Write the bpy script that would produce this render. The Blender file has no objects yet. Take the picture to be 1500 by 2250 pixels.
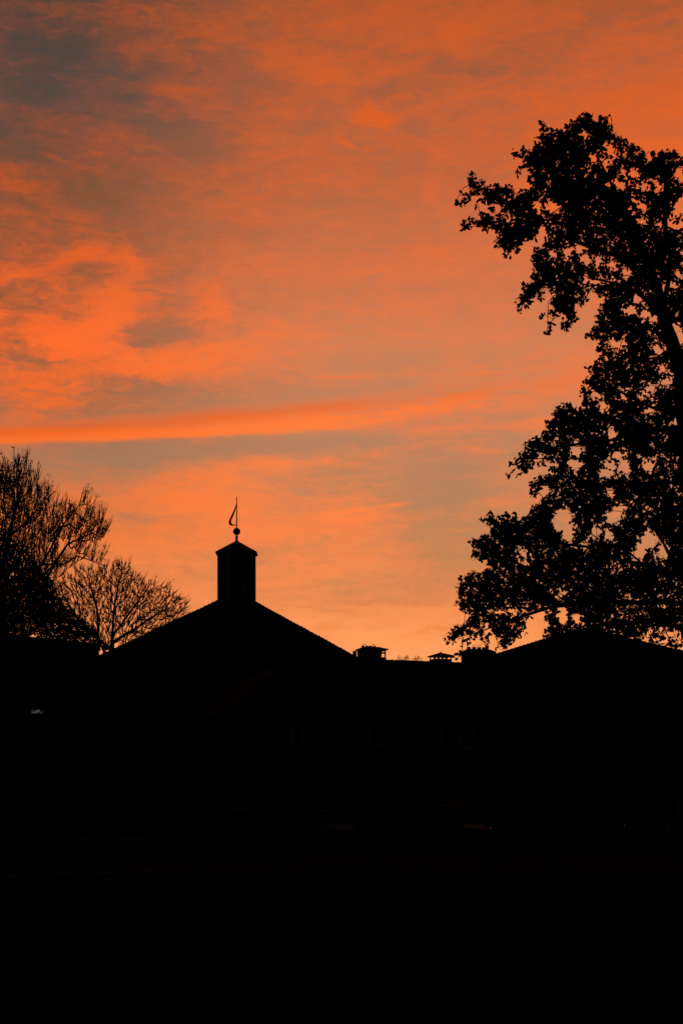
import bpy, bmesh, math, random
import numpy as np
from mathutils import Vector, Matrix
C = bpy.context.scene
COL = C.collection
R = math.radians
random.seed(7)
rng = np.random.default_rng(11)

# ------------------------------------------------------------------ camera
EYE = 1.6
FPX = 2950.0            # focal length in pixels of the 1500x2250 photograph
HOR = 1773.0            # image row of the horizon
cam_d = bpy.data.cameras.new('camera')
cam = bpy.data.objects.new('camera', cam_d)
COL.objects.link(cam)
C.camera = cam
cam.location = (0, 0, EYE)
cam.rotation_euler = (R(90), 0, 0)
cam_d.sensor_fit = 'AUTO'
cam_d.sensor_width = 36
cam_d.lens = 36 * FPX / 2250
cam_d.shift_y = (HOR - 1125) / 2250
cam_d.clip_end = 6000
C.view_settings.view_transform = 'Standard'
C.view_settings.look = 'None'
C.view_settings.exposure = 0
C.view_settings.gamma = 1
C.cycles.max_bounces = 6

def P(px, py, Y):
    return Vector(((px - 750) / FPX * Y, Y, EYE + (HOR - py) / FPX * Y))
def AZ(px): return math.degrees(math.atan((px - 750) / FPX))
def EL(px, py): return math.degrees(math.atan((HOR - py) / math.hypot(FPX, px - 750)))
def lin(c):
    o = []
    for v in c:
        v /= 255
        o.append(v / 12.92 if v <= .04045 else ((v + .055) / 1.055) ** 2.4)
    return tuple(o)

# ------------------------------------------------------------------ sky
SUN_AZ, SUN_EL = 3.0, -2.0
W = bpy.data.worlds.new('World'); C.world = W; W.use_nodes = True
nt = W.node_tree; nt.nodes.clear()
def nd(t): return nt.nodes.new(t)
def setin(s, v):
    if isinstance(v, (int, float)): s.default_value = v
    elif isinstance(v, tuple): s.default_value = v
    else: nt.links.new(v, s)
def M(op, a, b=None, c=None, clamp=False):
    n = nd('ShaderNodeMath'); n.operation = op; n.use_clamp = clamp
    for k, v in enumerate((a, b, c)):
        if v is not None: setin(n.inputs[k], v)
    return n.outputs[0]
def add(*a):
    r = a[0]
    for x in a[1:]: r = M('ADD', r, x)
    return r
def sub(a, b): return M('SUBTRACT', a, b)
def mul(*a):
    r = a[0]
    for x in a[1:]: r = M('MULTIPLY', r, x)
    return r
def sstep(x, lo, hi, a=0.0, b=1.0):
    n = nd('ShaderNodeMapRange'); n.interpolation_type = 'SMOOTHSTEP'; n.clamp = True
    for k, v in zip(('Value', 'From Min', 'From Max', 'To Min', 'To Max'), (x, lo, hi, a, b)): setin(n.inputs[k], v)
    return n.outputs['Result']
def vec(x, y, z):
    n = nd('ShaderNodeCombineXYZ')
    for k, v in enumerate((x, y, z)): setin(n.inputs[k], v)
    return n.outputs[0]
def noise(v, scale, detail=4.0, rough=.55, dist=0.0):
    n = nd('ShaderNodeTexNoise'); setin(n.inputs['Vector'], v)
    n.inputs['Scale'].default_value = scale; n.inputs['Detail'].default_value = detail
    n.inputs['Roughness'].default_value = rough; n.inputs['Distortion'].default_value = dist
    return n.outputs['Fac']
def ramp(x, stops, interp='CARDINAL'):
    n = nd('ShaderNodeValToRGB'); setin(n.inputs[0], x); cr = n.color_ramp; cr.interpolation = interp
    stops = sorted(stops)
    while len(cr.elements) < len(stops): cr.elements.new(.5)
    for e, (p, c) in zip(cr.elements, stops):
        e.position = p
    for e, (p, c) in zip(cr.elements, stops):
        e.color = (*c, 1) if isinstance(c, tuple) else (c, c, c, 1)
    return n.outputs[0]
def mix(f, a, b, blend='MIX'):
    n = nd('ShaderNodeMix'); n.data_type = 'RGBA'; n.blend_type = blend; n.clamp_factor = True
    setin(n.inputs[0], f); setin(n.inputs[6], a); setin(n.inputs[7], b)
    return n.outputs[2]
def curve(x, pts, lo, hi):
    # piecewise-smooth value of x (degrees) -> value, through a ramp
    a0, a1 = pts[0][0], pts[-1][0]
    f = M('DIVIDE', sub(x, a0), a1 - a0)
    v = ramp(f, [((p - a0) / (a1 - a0), (q - lo) / (hi - lo)) for p, q in pts], 'B_SPLINE')
    return add(mul(v, hi - lo), lo)

tc = nd('ShaderNodeTexCoord')
nrm = nd('ShaderNodeVectorMath'); nrm.operation = 'NORMALIZE'; nt.links.new(tc.outputs['Generated'], nrm.inputs[0])
sp = nd('ShaderNodeSeparateXYZ'); nt.links.new(nrm.outputs[0], sp.inputs[0])
az0 = mul(M('ARCTAN2', sp.outputs[0], sp.outputs[1]), 180 / math.pi)     # azimuth, 0 = west, degrees
el0 = mul(M('ARCSINE', sp.outputs[2]), 180 / math.pi)                    # elevation, degrees
# wind-torn cloud: warp the angles with stretched noise
nA = noise(vec(mul(az0, .10), mul(el0, .22), 3.1), 1.0, 5, .6)
nB = noise(vec(mul(az0, .10), mul(el0, .22), 17.7), 1.0, 5, .6)
nC = noise(vec(mul(az0, .42), mul(el0, 1.5), 29.0), 1.0, 6, .62)
nD = noise(vec(mul(add(az0, mul(el0, .5)), 1.1), mul(el0, 3.6), 83.0), 1.0, 6, .66)
az = add(az0, mul(sub(nA, .5), 3.2), mul(sub(nC, .5), 1.7), mul(sub(nD, .5), .9))
el = add(el0, mul(sub(nB, .5), 1.4), mul(sub(nC, .5), .8), mul(sub(nD, .5), .5))
azs = add(az0, mul(sub(nA, .5), .7))
els = add(el0, mul(sub(nB, .5), .45), mul(sub(nC, .5), .22))

ELMAX = 36.0
COLS = [0, 250, 500, 750, 1000, 1250, 1500]
ROWS = [-120, 0, 120, 240, 360, 480, 600, 720, 840, 1000, 1100, 1200, 1300, 1400, 1480]
GLOW = [
 [.08, .34, .58, .74, .66, .56, .66],
 [.08, .34, .54, .72, .66, .56, .66],
 [.03, .26, .50, .66, .56, .52, .72],
 [.10, .24, .38, .46, .50, .76, .95],
 [.20, .26, .24, .34, .48, .72, .90],
 [.30, .28, .32, .40, .48, .68, .78],
 [.32, .42, .32, .38, .46, .54, .64],
 [.46, .46, .44, .36, .34, .36, .44],
 [.50, .26, .24, .24, .28, .32, .36],
 [.12, .18, .24, .10, .16, .32, .36],
 [.46, .66, .70, .54, .14, .24, .26],
 [.40, .62, .76, .70, .16, .16, .16],
 [.66, .62, .66, .50, .32, .32, .30],
 [.78, .78, .78, .82, .78, .70, .68],
 [.85, .85, .88, .92, .92, .85, .80]]
def grid_field(tab, a, e):
    f = M('DIVIDE', e, ELMAX)
    out = None
    for i, cx in enumerate(COLS):
        st = [(min(1, max(0, EL(cx, py) / ELMAX)), tab[j][i]) for j, py in enumerate(ROWS)]
        c = ramp(f, st, 'B_SPLINE')
        if out is None: out = c
        else: out = mix(sstep(a, AZ(COLS[i - 1]), AZ(cx)), out, c)
    return out
glow = grid_field(GLOW, az, el)

def blob(px, py, rx, ry, rot=0.0, a=None, e=None, soft=1.0):
    """soft ellipse of cloud centred on a direction; rx, ry in photo pixels, rot in degrees (up to the right)"""
    a = az if a is None else a; e = el if e is None else e
    k = math.degrees(1 / FPX) * .94
    dx = sub(a, AZ(px)); dy = sub(e, EL(px, py))
    cs, sn = math.cos(R(rot)), math.sin(R(rot))
    u = M('DIVIDE', add(mul(dx, cs), mul(dy, sn)), rx * k)
    v = M('DIVIDE', sub(mul(dy, cs), mul(dx, sn)), ry * k)
    r2 = add(mul(u, u), mul(v, v))
    return M('POWER', 2.718, mul(r2, -soft))
feats = []
def F(amp, *a, **k): feats.append(mul(blob(*a, **k), amp))
# left cloud mass and its plumes
F(.55, 170, 725, 150, 70); F(.32, 110, 775, 110, 34); F(.38, 262, 660, 52, 85); F(-.30, 175, 690, 45, 22, 20); F(-.18, 215, 755, 60, 12, -6); F(.35, 290, 580, 28, 70)
F(.50, 75, 588, 110, 20, 20); F(.30, 180, 545, 70, 22, 10); F(.50, 475, 685, 50, 45); F(.45, 420, 790, 210, 26, 4)
F(.40, 560, 745, 130, 16, 12); F(.45, 130, 880, 170, 30, 3); F(.35, 300, 815, 210, 22, 3); F(.35, 40, 395, 90, 22, -25)
F(-.50, 95, 795, 90, 22); F(-.50, 345, 745, 75, 32, 15); F(-.45, 330, 865, 210, 24, 3); F(-.30, 80, 660, 60, 30)
F(-.50, 385, 285, 85, 26); F(-.32, 450, 330, 75, 18); F(-.16, 90, 100, 120, 50); F(-.2, 260, 150, 120, 20); F(-.3, 230, 430, 120, 25)
azt = add(az0, mul(sub(nC, .5), .9)); elt = add(el0, mul(sub(nC, .5), .5)); ez = add(el0, mul(sub(nC, .5), .10))
for q in ((.45, 800, 262, 40, 8, 6), (.4, 815, 240, 12, 20, 25), (.3, 790, 250, 26, 7, 35), (.38, 760, 306, 22, 8, -35), (.3, 772, 318, 24, 6, -15)): F(*q, a=azt, e=elt); F(.18, 850, 262, 30, 14)
F(-.18, 700, 520, 130, 24); F(-.15, 900, 190, 160, 26); F(.20, 1030, 50, 110, 20, 15)
# rifts of clear evening sky and wisps low down
F(-.45, 260, 1015, 230, 34, 6); F(-.25, 760, 965, 130, 14, 3); F(-.3, 1180, 895, 120, 18, 10); F(.3, 1080, 925, 200, 14, 2)
F(-.35, 900, 1070, 120, 60, 10); F(-.15, 500, 1210, 160, 25); F(-.3, 270, 1130, 70, 14, -8)
F(.25, 420, 1075, 260, 40, 12); F(.22, 760, 1150, 120, 60); F(.25, 1110, 1090, 70, 22, 8)
F(.5, 878, 1107, 42, 4.5, 5, a=az0, e=ez); F(.3, 800, 1118, 90, 6, 7, a=az0, e=ez); F(.3, 820, 985, 90, 12, 0); F(.22, 1080, 990, 60, 7, -5, a=azs, e=els); F(.2, 950, 1000, 50, 5, 4)
F(.30, 1010, 1345, 140, 8, 0); F(-.4, 970, 1392, 80, 10, 0); F(-.25, 760, 1378, 60, 10)
F(-.35, 560, 895, 260, 26, 5); F(-.3, 700, 858, 120, 14, 6)
F(.3, 640, 1020, 130, 12, 4); F(-.3, 620, 975, 240, 14, 3); F(.35, 640, 1372, 160, 9, 0); F(-.3, 860, 1330, 120, 12, 0); F(.3, 850, 1395, 60, 8); F(-.35, 740, 1352, 70, 8, -8)
# thin broken contrails
brk = noise(vec(mul(az0, 2.4), mul(el0, .8), 5.0), 1.0, 3, .7)
F(.42, 735, 828, 80, 3.2, 0, a=azs, e=el0); F(.34, 1065, 820, 55, 3, 2, a=azs, e=el0); F(.16, 870, 1415, 60, 2, -8, a=azs, e=el0)
# the long bright bank: sharp lower edge, softer upper edge
low = curve(azs, [(AZ(x), EL(x, y)) for x, y in ((-120, 1000), (0, 985), (350, 969), (600, 956), (740, 950), (900, 936), (1100, 912), (1300, 870), (1620, 810))], 10, 20)
top = curve(azs, [(AZ(x), EL(x, y)) for x, y in ((-120, 955), (0, 938), (350, 912), (600, 888), (740, 876), (900, 854), (1100, 834), (1300, 812), (1620, 770))], 10, 20)
dl = sub(els, low); dt = sub(top, els)
amp_b = curve(az0, [(AZ(x), v) for x, v in ((-120, 1), (0, 1), (500, 1), (750, .98), (950, .85), (1150, .66), (1350, .5), (1620, .3))], 0, 1)
soft_b = curve(az0, [(AZ(x), v) for x, v in ((-120, .2), (0, .22), (500, .22), (750, .28), (1000, .6), (1300, .8), (1620, .8))], 0, 1)
n_l = nd('ShaderNodeMapRange'); n_l.interpolation_type = 'SMOOTHSTEP'
for k, v in zip(('Value', 'From Min', 'From Max', 'To Min', 'To Max'), (dl, 0.0, soft_b, 0.0, 1.0)): setin(n_l.inputs[k], v)
bank = mul(n_l.outputs['Result'], sstep(dt, -.35, .55), amp_b)
fib = noise(vec(mul(add(az0, mul(el0, 2.2)), .22), mul(sub(el0, mul(az0, .075)), 2.6), 41.0), 1.0, 5, .6)
# streaks and mottling through everything
s1 = noise(vec(mul(az, .16), mul(el, .85), 7.0), 1.0, 6, .62)
s2 = noise(vec(mul(az0, .55), mul(el, 2.6), 11.0), 1.0, 6, .66, .4)
s3 = noise(vec(mul(az0, .9), mul(el0, .9), 23.0), 1.0, 5, .6)
lowpart = sstep(el0, 20, 8)
t = add(glow, *feats)
mass = mul(blob(200, 760, 420, 160), .55)
s4 = noise(vec(mul(az, .34), mul(el, 1.05), 51.0), 1.0, 7, .68, .6)
tex = add(mul(sub(s1, .5), 1.15), mul(sub(s2, .5), add(.40, mul(lowpart, .40), mass)), mul(sub(s4, .5), add(.75, mass)), mul(sub(s3, .5), .22))
# slanting wisps below the bank, fine cirrus hair where cloud thins out
slant = blob(900, 1050, 420, 120)
wis = noise(vec(mul(az0, 1.3), mul(el, 4.4), 61.0), 1.0, 6, .68, .5)
t = add(t, mul(tex, sub(1.0, mul(bank, .8)), sstep(el0, 14, 24, 1.0, 1.28)), mul(sub(fib, .5), mul(slant, .85)))
soft = sstep(t, -.22, 1.22)
edge = mul(mul(soft, sub(1.0, soft)), 4.0)
t = add(t, mul(sub(wis, .5), mul(edge, add(.85, mass))))
t = sstep(t, -.18, 1.18)
ragged = sstep(az0, AZ(560), AZ(1000))
bank = mul(bank, sub(1.0, mul(ragged, mul(sstep(add(mul(fib, .6), mul(wis, .4)), .56, .40), .75))))
t = add(mul(t, sub(1.0, bank)), mul(bank, add(1.0, mul(sub(fib, .5), 1.0))))
t = M('ADD', t, 0.0, clamp=True)

EY = [-120, 0, 200, 400, 600, 750, 900, 1000, 1150, 1300, 1400, 1460]
fe = M('DIVIDE', el0, ELMAX)
def eramp(cols, x):
    return ramp(fe, [(min(1, max(0, EL(x, y) / ELMAX)), lin(c)) for y, c in zip(EY, cols)], 'LINEAR')
clear_l = eramp([(61, 59, 54), (69, 63, 56), (83, 69, 63), (113, 77, 55), (137, 85, 57), (141, 89, 59), (159, 105, 73), (165, 117, 85), (179, 117, 75), (197, 117, 63), (229, 119, 51), (251, 131, 59)], 0)
clear_r = eramp([(121, 83, 60), (129, 85, 60), (149, 91, 65), (173, 101, 67), (191, 113, 77), (195, 125, 87), (191, 127, 91), (181, 127, 93), (181, 129, 89), (197, 129, 79), (237, 129, 59), (251, 139, 63)], 750)
fire_l = eramp([(182, 80, 27), (181, 80, 27), (193, 82, 28), (201, 84, 28), (238, 100, 37), (255, 108, 39), (255, 108, 30), (255, 116, 40), (255, 122, 48), (250, 140, 80), (255, 156, 92), (255, 164, 100)], 0)
fire_r = eramp([(188, 84, 30), (200, 88, 32), (214, 94, 35), (228, 100, 40), (234, 114, 57), (238, 120, 63), (255, 122, 54), (255, 130, 64), (255, 130, 66), (250, 140, 80), (255, 156, 92), (255, 164, 100)], 750)
lr = sstep(az, AZ(40), AZ(760))
fire = mix(lr, fire_l, fire_r)
# the upper rim of the bank burns deeper than its core
rim = mul(bank, sstep(dt, .75, .05), amp_b)
fire = mix(mul(rim, .8), fire, (*lin((212, 84, 26)), 1))
sky = mix(t, mix(lr, clear_l, clear_r), fire)
# grain of fine cirrus
# the glow is a western one: it dies away round the horizon and towards the zenith
fall = mul(sstep(M('ABSOLUTE', az0), 27, 15.6), sstep(el0, 42, 32.5))
fall = mul(fall, sstep(el0, -1.5, .5))
sky = mix(fall, (0, 0, 0, 1), sky)
dusk = ramp(M('DIVIDE', add(el0, 5.0), 95.0), [(0, (.0006, .0005, .0005)), (.06, (.0030, .0029, .0031)), (.4, (.0026, .0028, .0034)), (1, (.0012, .0014, .0020))], 'LINEAR')
nish = nd('ShaderNodeTexSky'); nish.sky_type = 'NISHITA'; nish.sun_disc = False
nish.sun_elevation = R(SUN_EL); nish.sun_rotation = R(SUN_AZ)
bg1 = nd('ShaderNodeBackground'); nt.links.new(mix(1.0, sky, dusk, 'ADD'), bg1.inputs[0]); bg1.inputs[1].default_value = 1.0
bg2 = nd('ShaderNodeBackground'); nt.links.new(nish.outputs[0], bg2.inputs[0]); bg2.inputs[1].default_value = .004
ads = nd('ShaderNodeAddShader'); nt.links.new(bg1.outputs[0], ads.inputs[0]); nt.links.new(bg2.outputs[0], ads.inputs[1])
wo = nd('ShaderNodeOutputWorld'); nt.links.new(ads.outputs[0], wo.inputs[0])
W.cycles.sampling_method = 'MANUAL'; W.cycles.sample_map_resolution = 512

# the last of the sun, just on the horizon behind the houses
sl = bpy.data.lights.new('sun', 'SUN'); sl.energy = .04; sl.angle = R(.5); sl.color = (1, .55, .3)
so = bpy.data.objects.new('sun', sl); COL.objects.link(so)
so.rotation_euler = Vector((math.sin(R(SUN_AZ)), math.cos(R(SUN_AZ)), .02)).to_track_quat('Z', 'Y').to_euler()

# ------------------------------------------------------------------ materials
def material(name, c1, c2=None, scale=6.0, rough=.85, metal=0.0, spec=.3, bump=0.0, kind='noise', emit=None):
    m = bpy.data.materials.new(name); m.use_nodes = True; t_ = m.node_tree; b = t_.nodes['Principled BSDF']
    b.inputs['Roughness'].default_value = rough; b.inputs['Metallic'].default_value = metal
    b.inputs['Specular IOR Level'].default_value = spec
    if emit:
        b.inputs['Emission Color'].default_value = (*emit[:3], 1); b.inputs['Emission Strength'].default_value = emit[3]
    if c2 is None: c2 = tuple(v * .7 for v in c1)
    co = t_.nodes.new('ShaderNodeTexCoord')
    if kind == 'brick':
        tx = t_.nodes.new('ShaderNodeTexBrick'); tx.inputs['Scale'].default_value = scale
        tx.inputs['Color1'].default_value = (*c1, 1); tx.inputs['Color2'].default_value = (*c2, 1); tx.inputs['Mortar'].default_value = (.3, .28, .25, 1)
        tx.inputs['Mortar Size'].default_value = .015; tx.inputs['Row Height'].default_value = .075; tx.inputs['Brick Width'].default_value = .22
        mp = t_.nodes.new('ShaderNodeMapping'); mp.inputs['Rotation'].default_value = (R(90), 0, 0)
        t_.links.new(co.outputs['Object'], mp.inputs[0]); t_.links.new(mp.outputs[0], tx.inputs['Vector'])
        fac = tx.outputs['Fac']; t_.links.new(tx.outputs['Color'], b.inputs['Base Color'])
    else:
        tx = t_.nodes.new('ShaderNodeTexNoise'); tx.inputs['Scale'].default_value = scale; tx.inputs['Detail'].default_value = 5
        t_.links.new(co.outputs['Object'], tx.inputs['Vector'])
        cr = t_.nodes.new('ShaderNodeValToRGB'); cr.color_ramp.elements[0].position = .3; cr.color_ramp.elements[1].position = .7
        cr.color_ramp.elements[0].color = (*c1, 1); cr.color_ramp.elements[1].color = (*c2, 1)
        t_.links.new(tx.outputs['Fac'], cr.inputs[0]); t_.links.new(cr.outputs[0], b.inputs['Base Color']); fac = tx.outputs['Fac']
    if bump:
        bp = t_.nodes.new('ShaderNodeBump'); bp.inputs['Strength'].default_value = bump; bp.inputs['Distance'].default_value = .02
        t_.links.new(fac, bp.inputs['Height']); t_.links.new(bp.outputs[0], b.inputs['Normal'])
    return m
MT = dict(
    brick=material('brick', (.20, .09, .06), (.15, .07, .05), 1.0, .9, kind='brick', bump=.3),
    tile=material('roof_tile', (.05, .03, .026), (.035, .026, .023), 3, .95, spec=.02, bump=.2),
    white=material('white_paint', (.75, .74, .70), (.62, .61, .58), 5, .5),
    timber=material('dark_timber', (.06, .05, .045), (.04, .035, .03), 4, .7),
    trim=material('grey_trim', (.34, .32, .29), (.28, .26, .24), 5, .6),
    lead=material('lead_sheet', (.07, .07, .075), (.045, .045, .05), 5, .6, spec=.3),
    iron=material('black_iron', (.02, .02, .02), (.03, .028, .026), 9, .5, .6),
    concrete=material('concrete', (.25, .24, .22), (.18, .17, .16), 3, .95),
    glass=material('window_glass', (.015, .016, .018), (.012, .013, .015), 2, .06, spec=.5),
    bark=material('bark', (.055, .045, .036), (.035, .03, .025), 12, .95, bump=.5),
    twig=material('twig_bark', (.045, .036, .03), (.03, .026, .022), 14, .95),
    leaf=material('leaf_green', (.035, .05, .018), (.05, .045, .015), 2, .75, spec=.15),
    seed=material('dry_seed', (.06, .045, .025), (.045, .03, .02), 4, .9, spec=.1),
    ever=material('evergreen_leaf', (.025, .04, .02), (.035, .045, .02), 3, .75, spec=.15),
    asphalt=material('asphalt', (.05, .05, .05), (.038, .038, .04), 40, .95, spec=0.0, bump=.2),
    paving=material('paving', (.17, .165, .16), (.13, .125, .12), 6, .95, spec=.15),
    kerb=material('kerb_stone', (.24, .235, .225), (.19, .185, .18), 5, .95),
    soil=material('soil_and_turf', (.03, .04, .016), (.04, .035, .02), 1.5, 1.0, spec=0.0),
    grass=material('grass_blade', (.04, .065, .02), (.055, .06, .02), 1.2, .85, spec=0.0),
    tyre=material('tyre_rubber', (.015, .015, .015), (.02, .02, .02), 20, .9),
    rim=material('alloy_rim', (.35, .35, .36), (.28, .28, .29), 8, .4, .8),
    silver=material('silver_car_paint', (.30, .31, .32), (.28, .29, .30), 3, .5, .1, spec=.12),
    grey=material('grey_car_paint', (.10, .105, .115), (.09, .095, .10), 3, .5, .1, spec=.12),
    dark=material('dark_car_paint', (.03, .032, .038), (.026, .028, .032), 3, .5, .1, spec=.1),
    vanpaint=material('matt_van_paint', (.02, .021, .024), (.017, .018, .02), 4, .9, spec=0.0),
    plastic=material('black_plastic', (.02, .02, .02), (.025, .025, .025), 15, .6),
    lampred=material('rear_lamp', (.25, .02, .015), (.2, .015, .01), 12, .2),
    lampwhite=material('head_lamp', (.6, .6, .6), (.5, .5, .52), 12, .1),
    fleckpane=material('fleck_pane', (.5, .48, .42), (.45, .42, .36), 6, .5, emit=(1, .92, .78, .045)),  # emission put in to make a pale fleck, no lit room known behind it
)

# ------------------------------------------------------------------ mesh helpers
def empty(name, loc=(0, 0, 0), rz=0.0):
    o = bpy.data.objects.new(name, None); COL.objects.link(o); o.location = loc; o.rotation_euler = (0, 0, rz); o.empty_display_size = .3
    return o
def tag(o, label, cat, group=None):
    o['label'] = label; o['category'] = cat
    if group: o['group'] = group
    return o
class MB:
    def __init__(self): self.v = []; self.f = []
    def quad(self, *p):
        k = len(self.v); self.v += [tuple(q) for q in p]; self.f.append(tuple(range(k, k + len(p))))
    def hull(self, bot, top):
        """prism-like solid between two same-length loops (bot counter-clockwise seen from above)"""
        n = len(bot); k = len(self.v); self.v += [tuple(q) for q in bot] + [tuple(q) for q in top]
        self.f.append(tuple(range(k + n - 1, k - 1, -1))); self.f.append(tuple(range(k + n, k + 2 * n)))
        for i in range(n):
            j = (i + 1) % n; self.f.append((k + i, k + j, k + n + j, k + n + i))
    def box(self, x0, x1, y0, y1, z0, z1):
        self.hull([(x0, y0, z0), (x1, y0, z0), (x1, y1, z0), (x0, y1, z0)], [(x0, y0, z1), (x1, y0, z1), (x1, y1, z1), (x0, y1, z1)])
    def tube(self, pts, rad, n=6, caps=True):
        pts = [Vector(p) for p in pts]
        if isinstance(rad, (int, float)): rad = [rad] * len(pts)
        k0 = len(self.v)
        for i, p in enumerate(pts):
            d = (pts[min(i + 1, len(pts) - 1)] - pts[max(i - 1, 0)]).normalized()
            a = d.orthogonal().normalized() if i == 0 else (a - d * a.dot(d)).normalized()
            b = d.cross(a)
            for k in range(n):
                w = 2 * math.pi * k / n; self.v.append(tuple(p + (a * math.cos(w) + b * math.sin(w)) * rad[i]))
        for i in range(len(pts) - 1):
            for k in range(n):
                j = (k + 1) % n; self.f.append((k0 + i * n + k, k0 + i * n + j, k0 + (i + 1) * n + j, k0 + (i + 1) * n + k))
        if caps:
            self.f.append(tuple(range(k0 + n - 1, k0 - 1, -1))); e = k0 + (len(pts) - 1) * n; self.f.append(tuple(range(e, e + n)))
    def lathe(self, prof, cx, cy, n=16, rot=0.0):
        k0 = len(self.v)
        for r, z in prof:
            for k in range(n):
                w = rot + 2 * math.pi * k / n; self.v.append((cx + r * math.cos(w), cy + r * math.sin(w), z))
        for i in range(len(prof) - 1):
            for k in range(n):
                j = (k + 1) % n; self.f.append((k0 + i * n + k, k0 + i * n + j, k0 + (i + 1) * n + j, k0 + (i + 1) * n + k))
        self.f.append(tuple(range(k0 + n - 1, k0 - 1, -1))); e = k0 + (len(prof) - 1) * n; self.f.append(tuple(range(e, e + n)))
    def build(self, name, mat, parent=None, smooth=False, bevel=0.0):
        me = bpy.data.meshes.new(name); me.from_pydata(self.v, [], self.f); me.update()
        me.materials.append(MT[mat])
        if smooth:
            for p in me.polygons: p.use_smooth = True
        o = bpy.data.objects.new(name, me); COL.objects.link(o)
        if parent: o.parent = parent
        if bevel:
            b = o.modifiers.new('bevel', 'BEVEL'); b.width = bevel; b.segments = 2; b.limit_method = 'ANGLE'
        return o
def mesh_np(name, V, n, mat, parent=None):
    """V: (faces*n, 3) array, every n vertices one polygon"""
    V = np.asarray(V, dtype=np.float32); nf = len(V) // n
    me = bpy.data.meshes.new(name); me.vertices.add(len(V)); me.vertices.foreach_set('co', V.ravel())
    me.loops.add(len(V)); me.loops.foreach_set('vertex_index', np.arange(len(V), dtype=np.int32))
    me.polygons.add(nf); me.polygons.foreach_set('loop_start', np.arange(0, nf * n, n, dtype=np.int32))
    me.polygons.foreach_set('loop_total', np.full(nf, n, dtype=np.int32))
    me.update(calc_edges=True); me.materials.append(MT[mat])
    o = bpy.data.objects.new(name, me); COL.objects.link(o)
    if parent: o.parent = parent
    return o
def copy_tree(o, parent=None):
    c = o.copy(); COL.objects.link(c)
    if parent: c.parent = parent
    for ch in list(o.children): copy_tree(ch, c)
    return c
def structure(o): o['kind'] = 'structure'; return o

# ------------------------------------------------------------------ ground, road, pavement
b = MB(); b.quad((-1500, -200, -.02), (1500, -200, -.02), (1500, 2500, -.02), (-1500, 2500, -.02)); structure(b.build('ground', 'soil'))
near = [(-60, 15), (-30, 22.5), (-14, 26.2), (-7.3, 28.6), (-3.8, 31.5), (-.7, 35.0), (2.5, 36.9), (6.3, 37.9), (14, 39.3), (30, 41), (60, 43)]
b = MB()
for (x0, y0), (x1, y1) in zip(near, near[1:]): b.quad((x0, y0, .0), (x1, y1, .0), (x1, 61.0, .0), (x0, 61.0, .0))
structure(b.build('road', 'asphalt'))
b = MB()
for (x0, y0), (x1, y1) in zip(near, near[1:]): b.hull([(x0, y0 - .16, -.015), (x1, y1 - .16, -.015), (x1, y1, -.015), (x0, y0, -.015)], [(x0, y0 - .16, .12), (x1, y1 - .16, .12), (x1, y1, .12), (x0, y0, .12)])
structure(b.build('kerb', 'kerb'))
b = MB(); b.box(-60, 60, 61.003, 61.16, -.015, .125); structure(b.build('far_kerb', 'kerb'))
b = MB(); b.quad((-60, 61.165, .11), (60, 61.165, .11), (60, 64.3, .11), (-60, 64.3, .11)); structure(b.build('pavement', 'paving'))
b = MB()
for (x0, y0), (x1, y1) in zip(near, near[1:]): b.quad((x0, -60, .09), (x1, -60, .09), (x1, y1 - .165, .09), (x0, y0 - .165, .09))
structure(b.build('lawn', 'soil'))
# grass blades on the near lawn (nobody could count them)
n = 26000
Y = 8.5 * (30 / 8.5) ** rng.random(n); X = (rng.random(n) * 2 - 1) * (Y * .27 + 1)
ok = np.interp(X, [p[0] for p in near], [p[1] for p in near]) - .3 > Y
X, Y = X[ok], Y[ok]; n = len(X)
a = rng.random(n) * 6.283; h = .05 + .07 * rng.random(n); wd = .006 + .005 * rng.random(n) + Y * .0002; ln = rng.normal(0, .03, (n, 2))
g = np.zeros((n, 3, 3))
g[:, 0] = np.stack([X - np.cos(a) * wd, Y - np.sin(a) * wd, np.full(n, .088)], 1)
g[:, 1] = np.stack([X + np.cos(a) * wd, Y + np.sin(a) * wd, np.full(n, .088)], 1)
g[:, 2] = np.stack([X + ln[:, 0], Y + ln[:, 1], .09 + h], 1)
o = mesh_np('grass', g.reshape(-1, 3), 3, 'grass'); o['kind'] = 'stuff'; o['label'] = 'short dark grass growing on the near lawn'

# ------------------------------------------------------------------ window / door builders (wall plane y = y0, facing -y, in the parent's space)
def window(parent, x0, x1, z0, z1, y0, mull=(), name='window', pane='glass', frame='white', transom=None):
    f = MB(); w = .07; d0, d1 = y0 - .05, y0 + .06
    f.box(x0, x0 + w, d0, d1, z0, z1); f.box(x1 - w, x1, d0, d1, z0, z1)
    f.box(x0 + w, x1 - w, d0, d1, z1 - w, z1); f.box(x0 + w, x1 - w, d0, d1, z0, z0 + w)
    for q in mull: f.box(q - .035, q + .035, d0 + .004, d1, z0 + w, z1 - w)
    o = f.build(name, frame, parent)
    p = MB(); p.box(x0 + w - .01, x1 - w + .01, y0 - .012, y0 + .02, z0 + w - .01, z1 - w + .01); p.build('pane', pane, o)
    s = MB(); s.box(x0 - .06, x1 + .06, y0 - .13, y0 + .05, z0 - .075, z0 - .003); s.build('sill', 'concrete', o)
    return o
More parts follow.
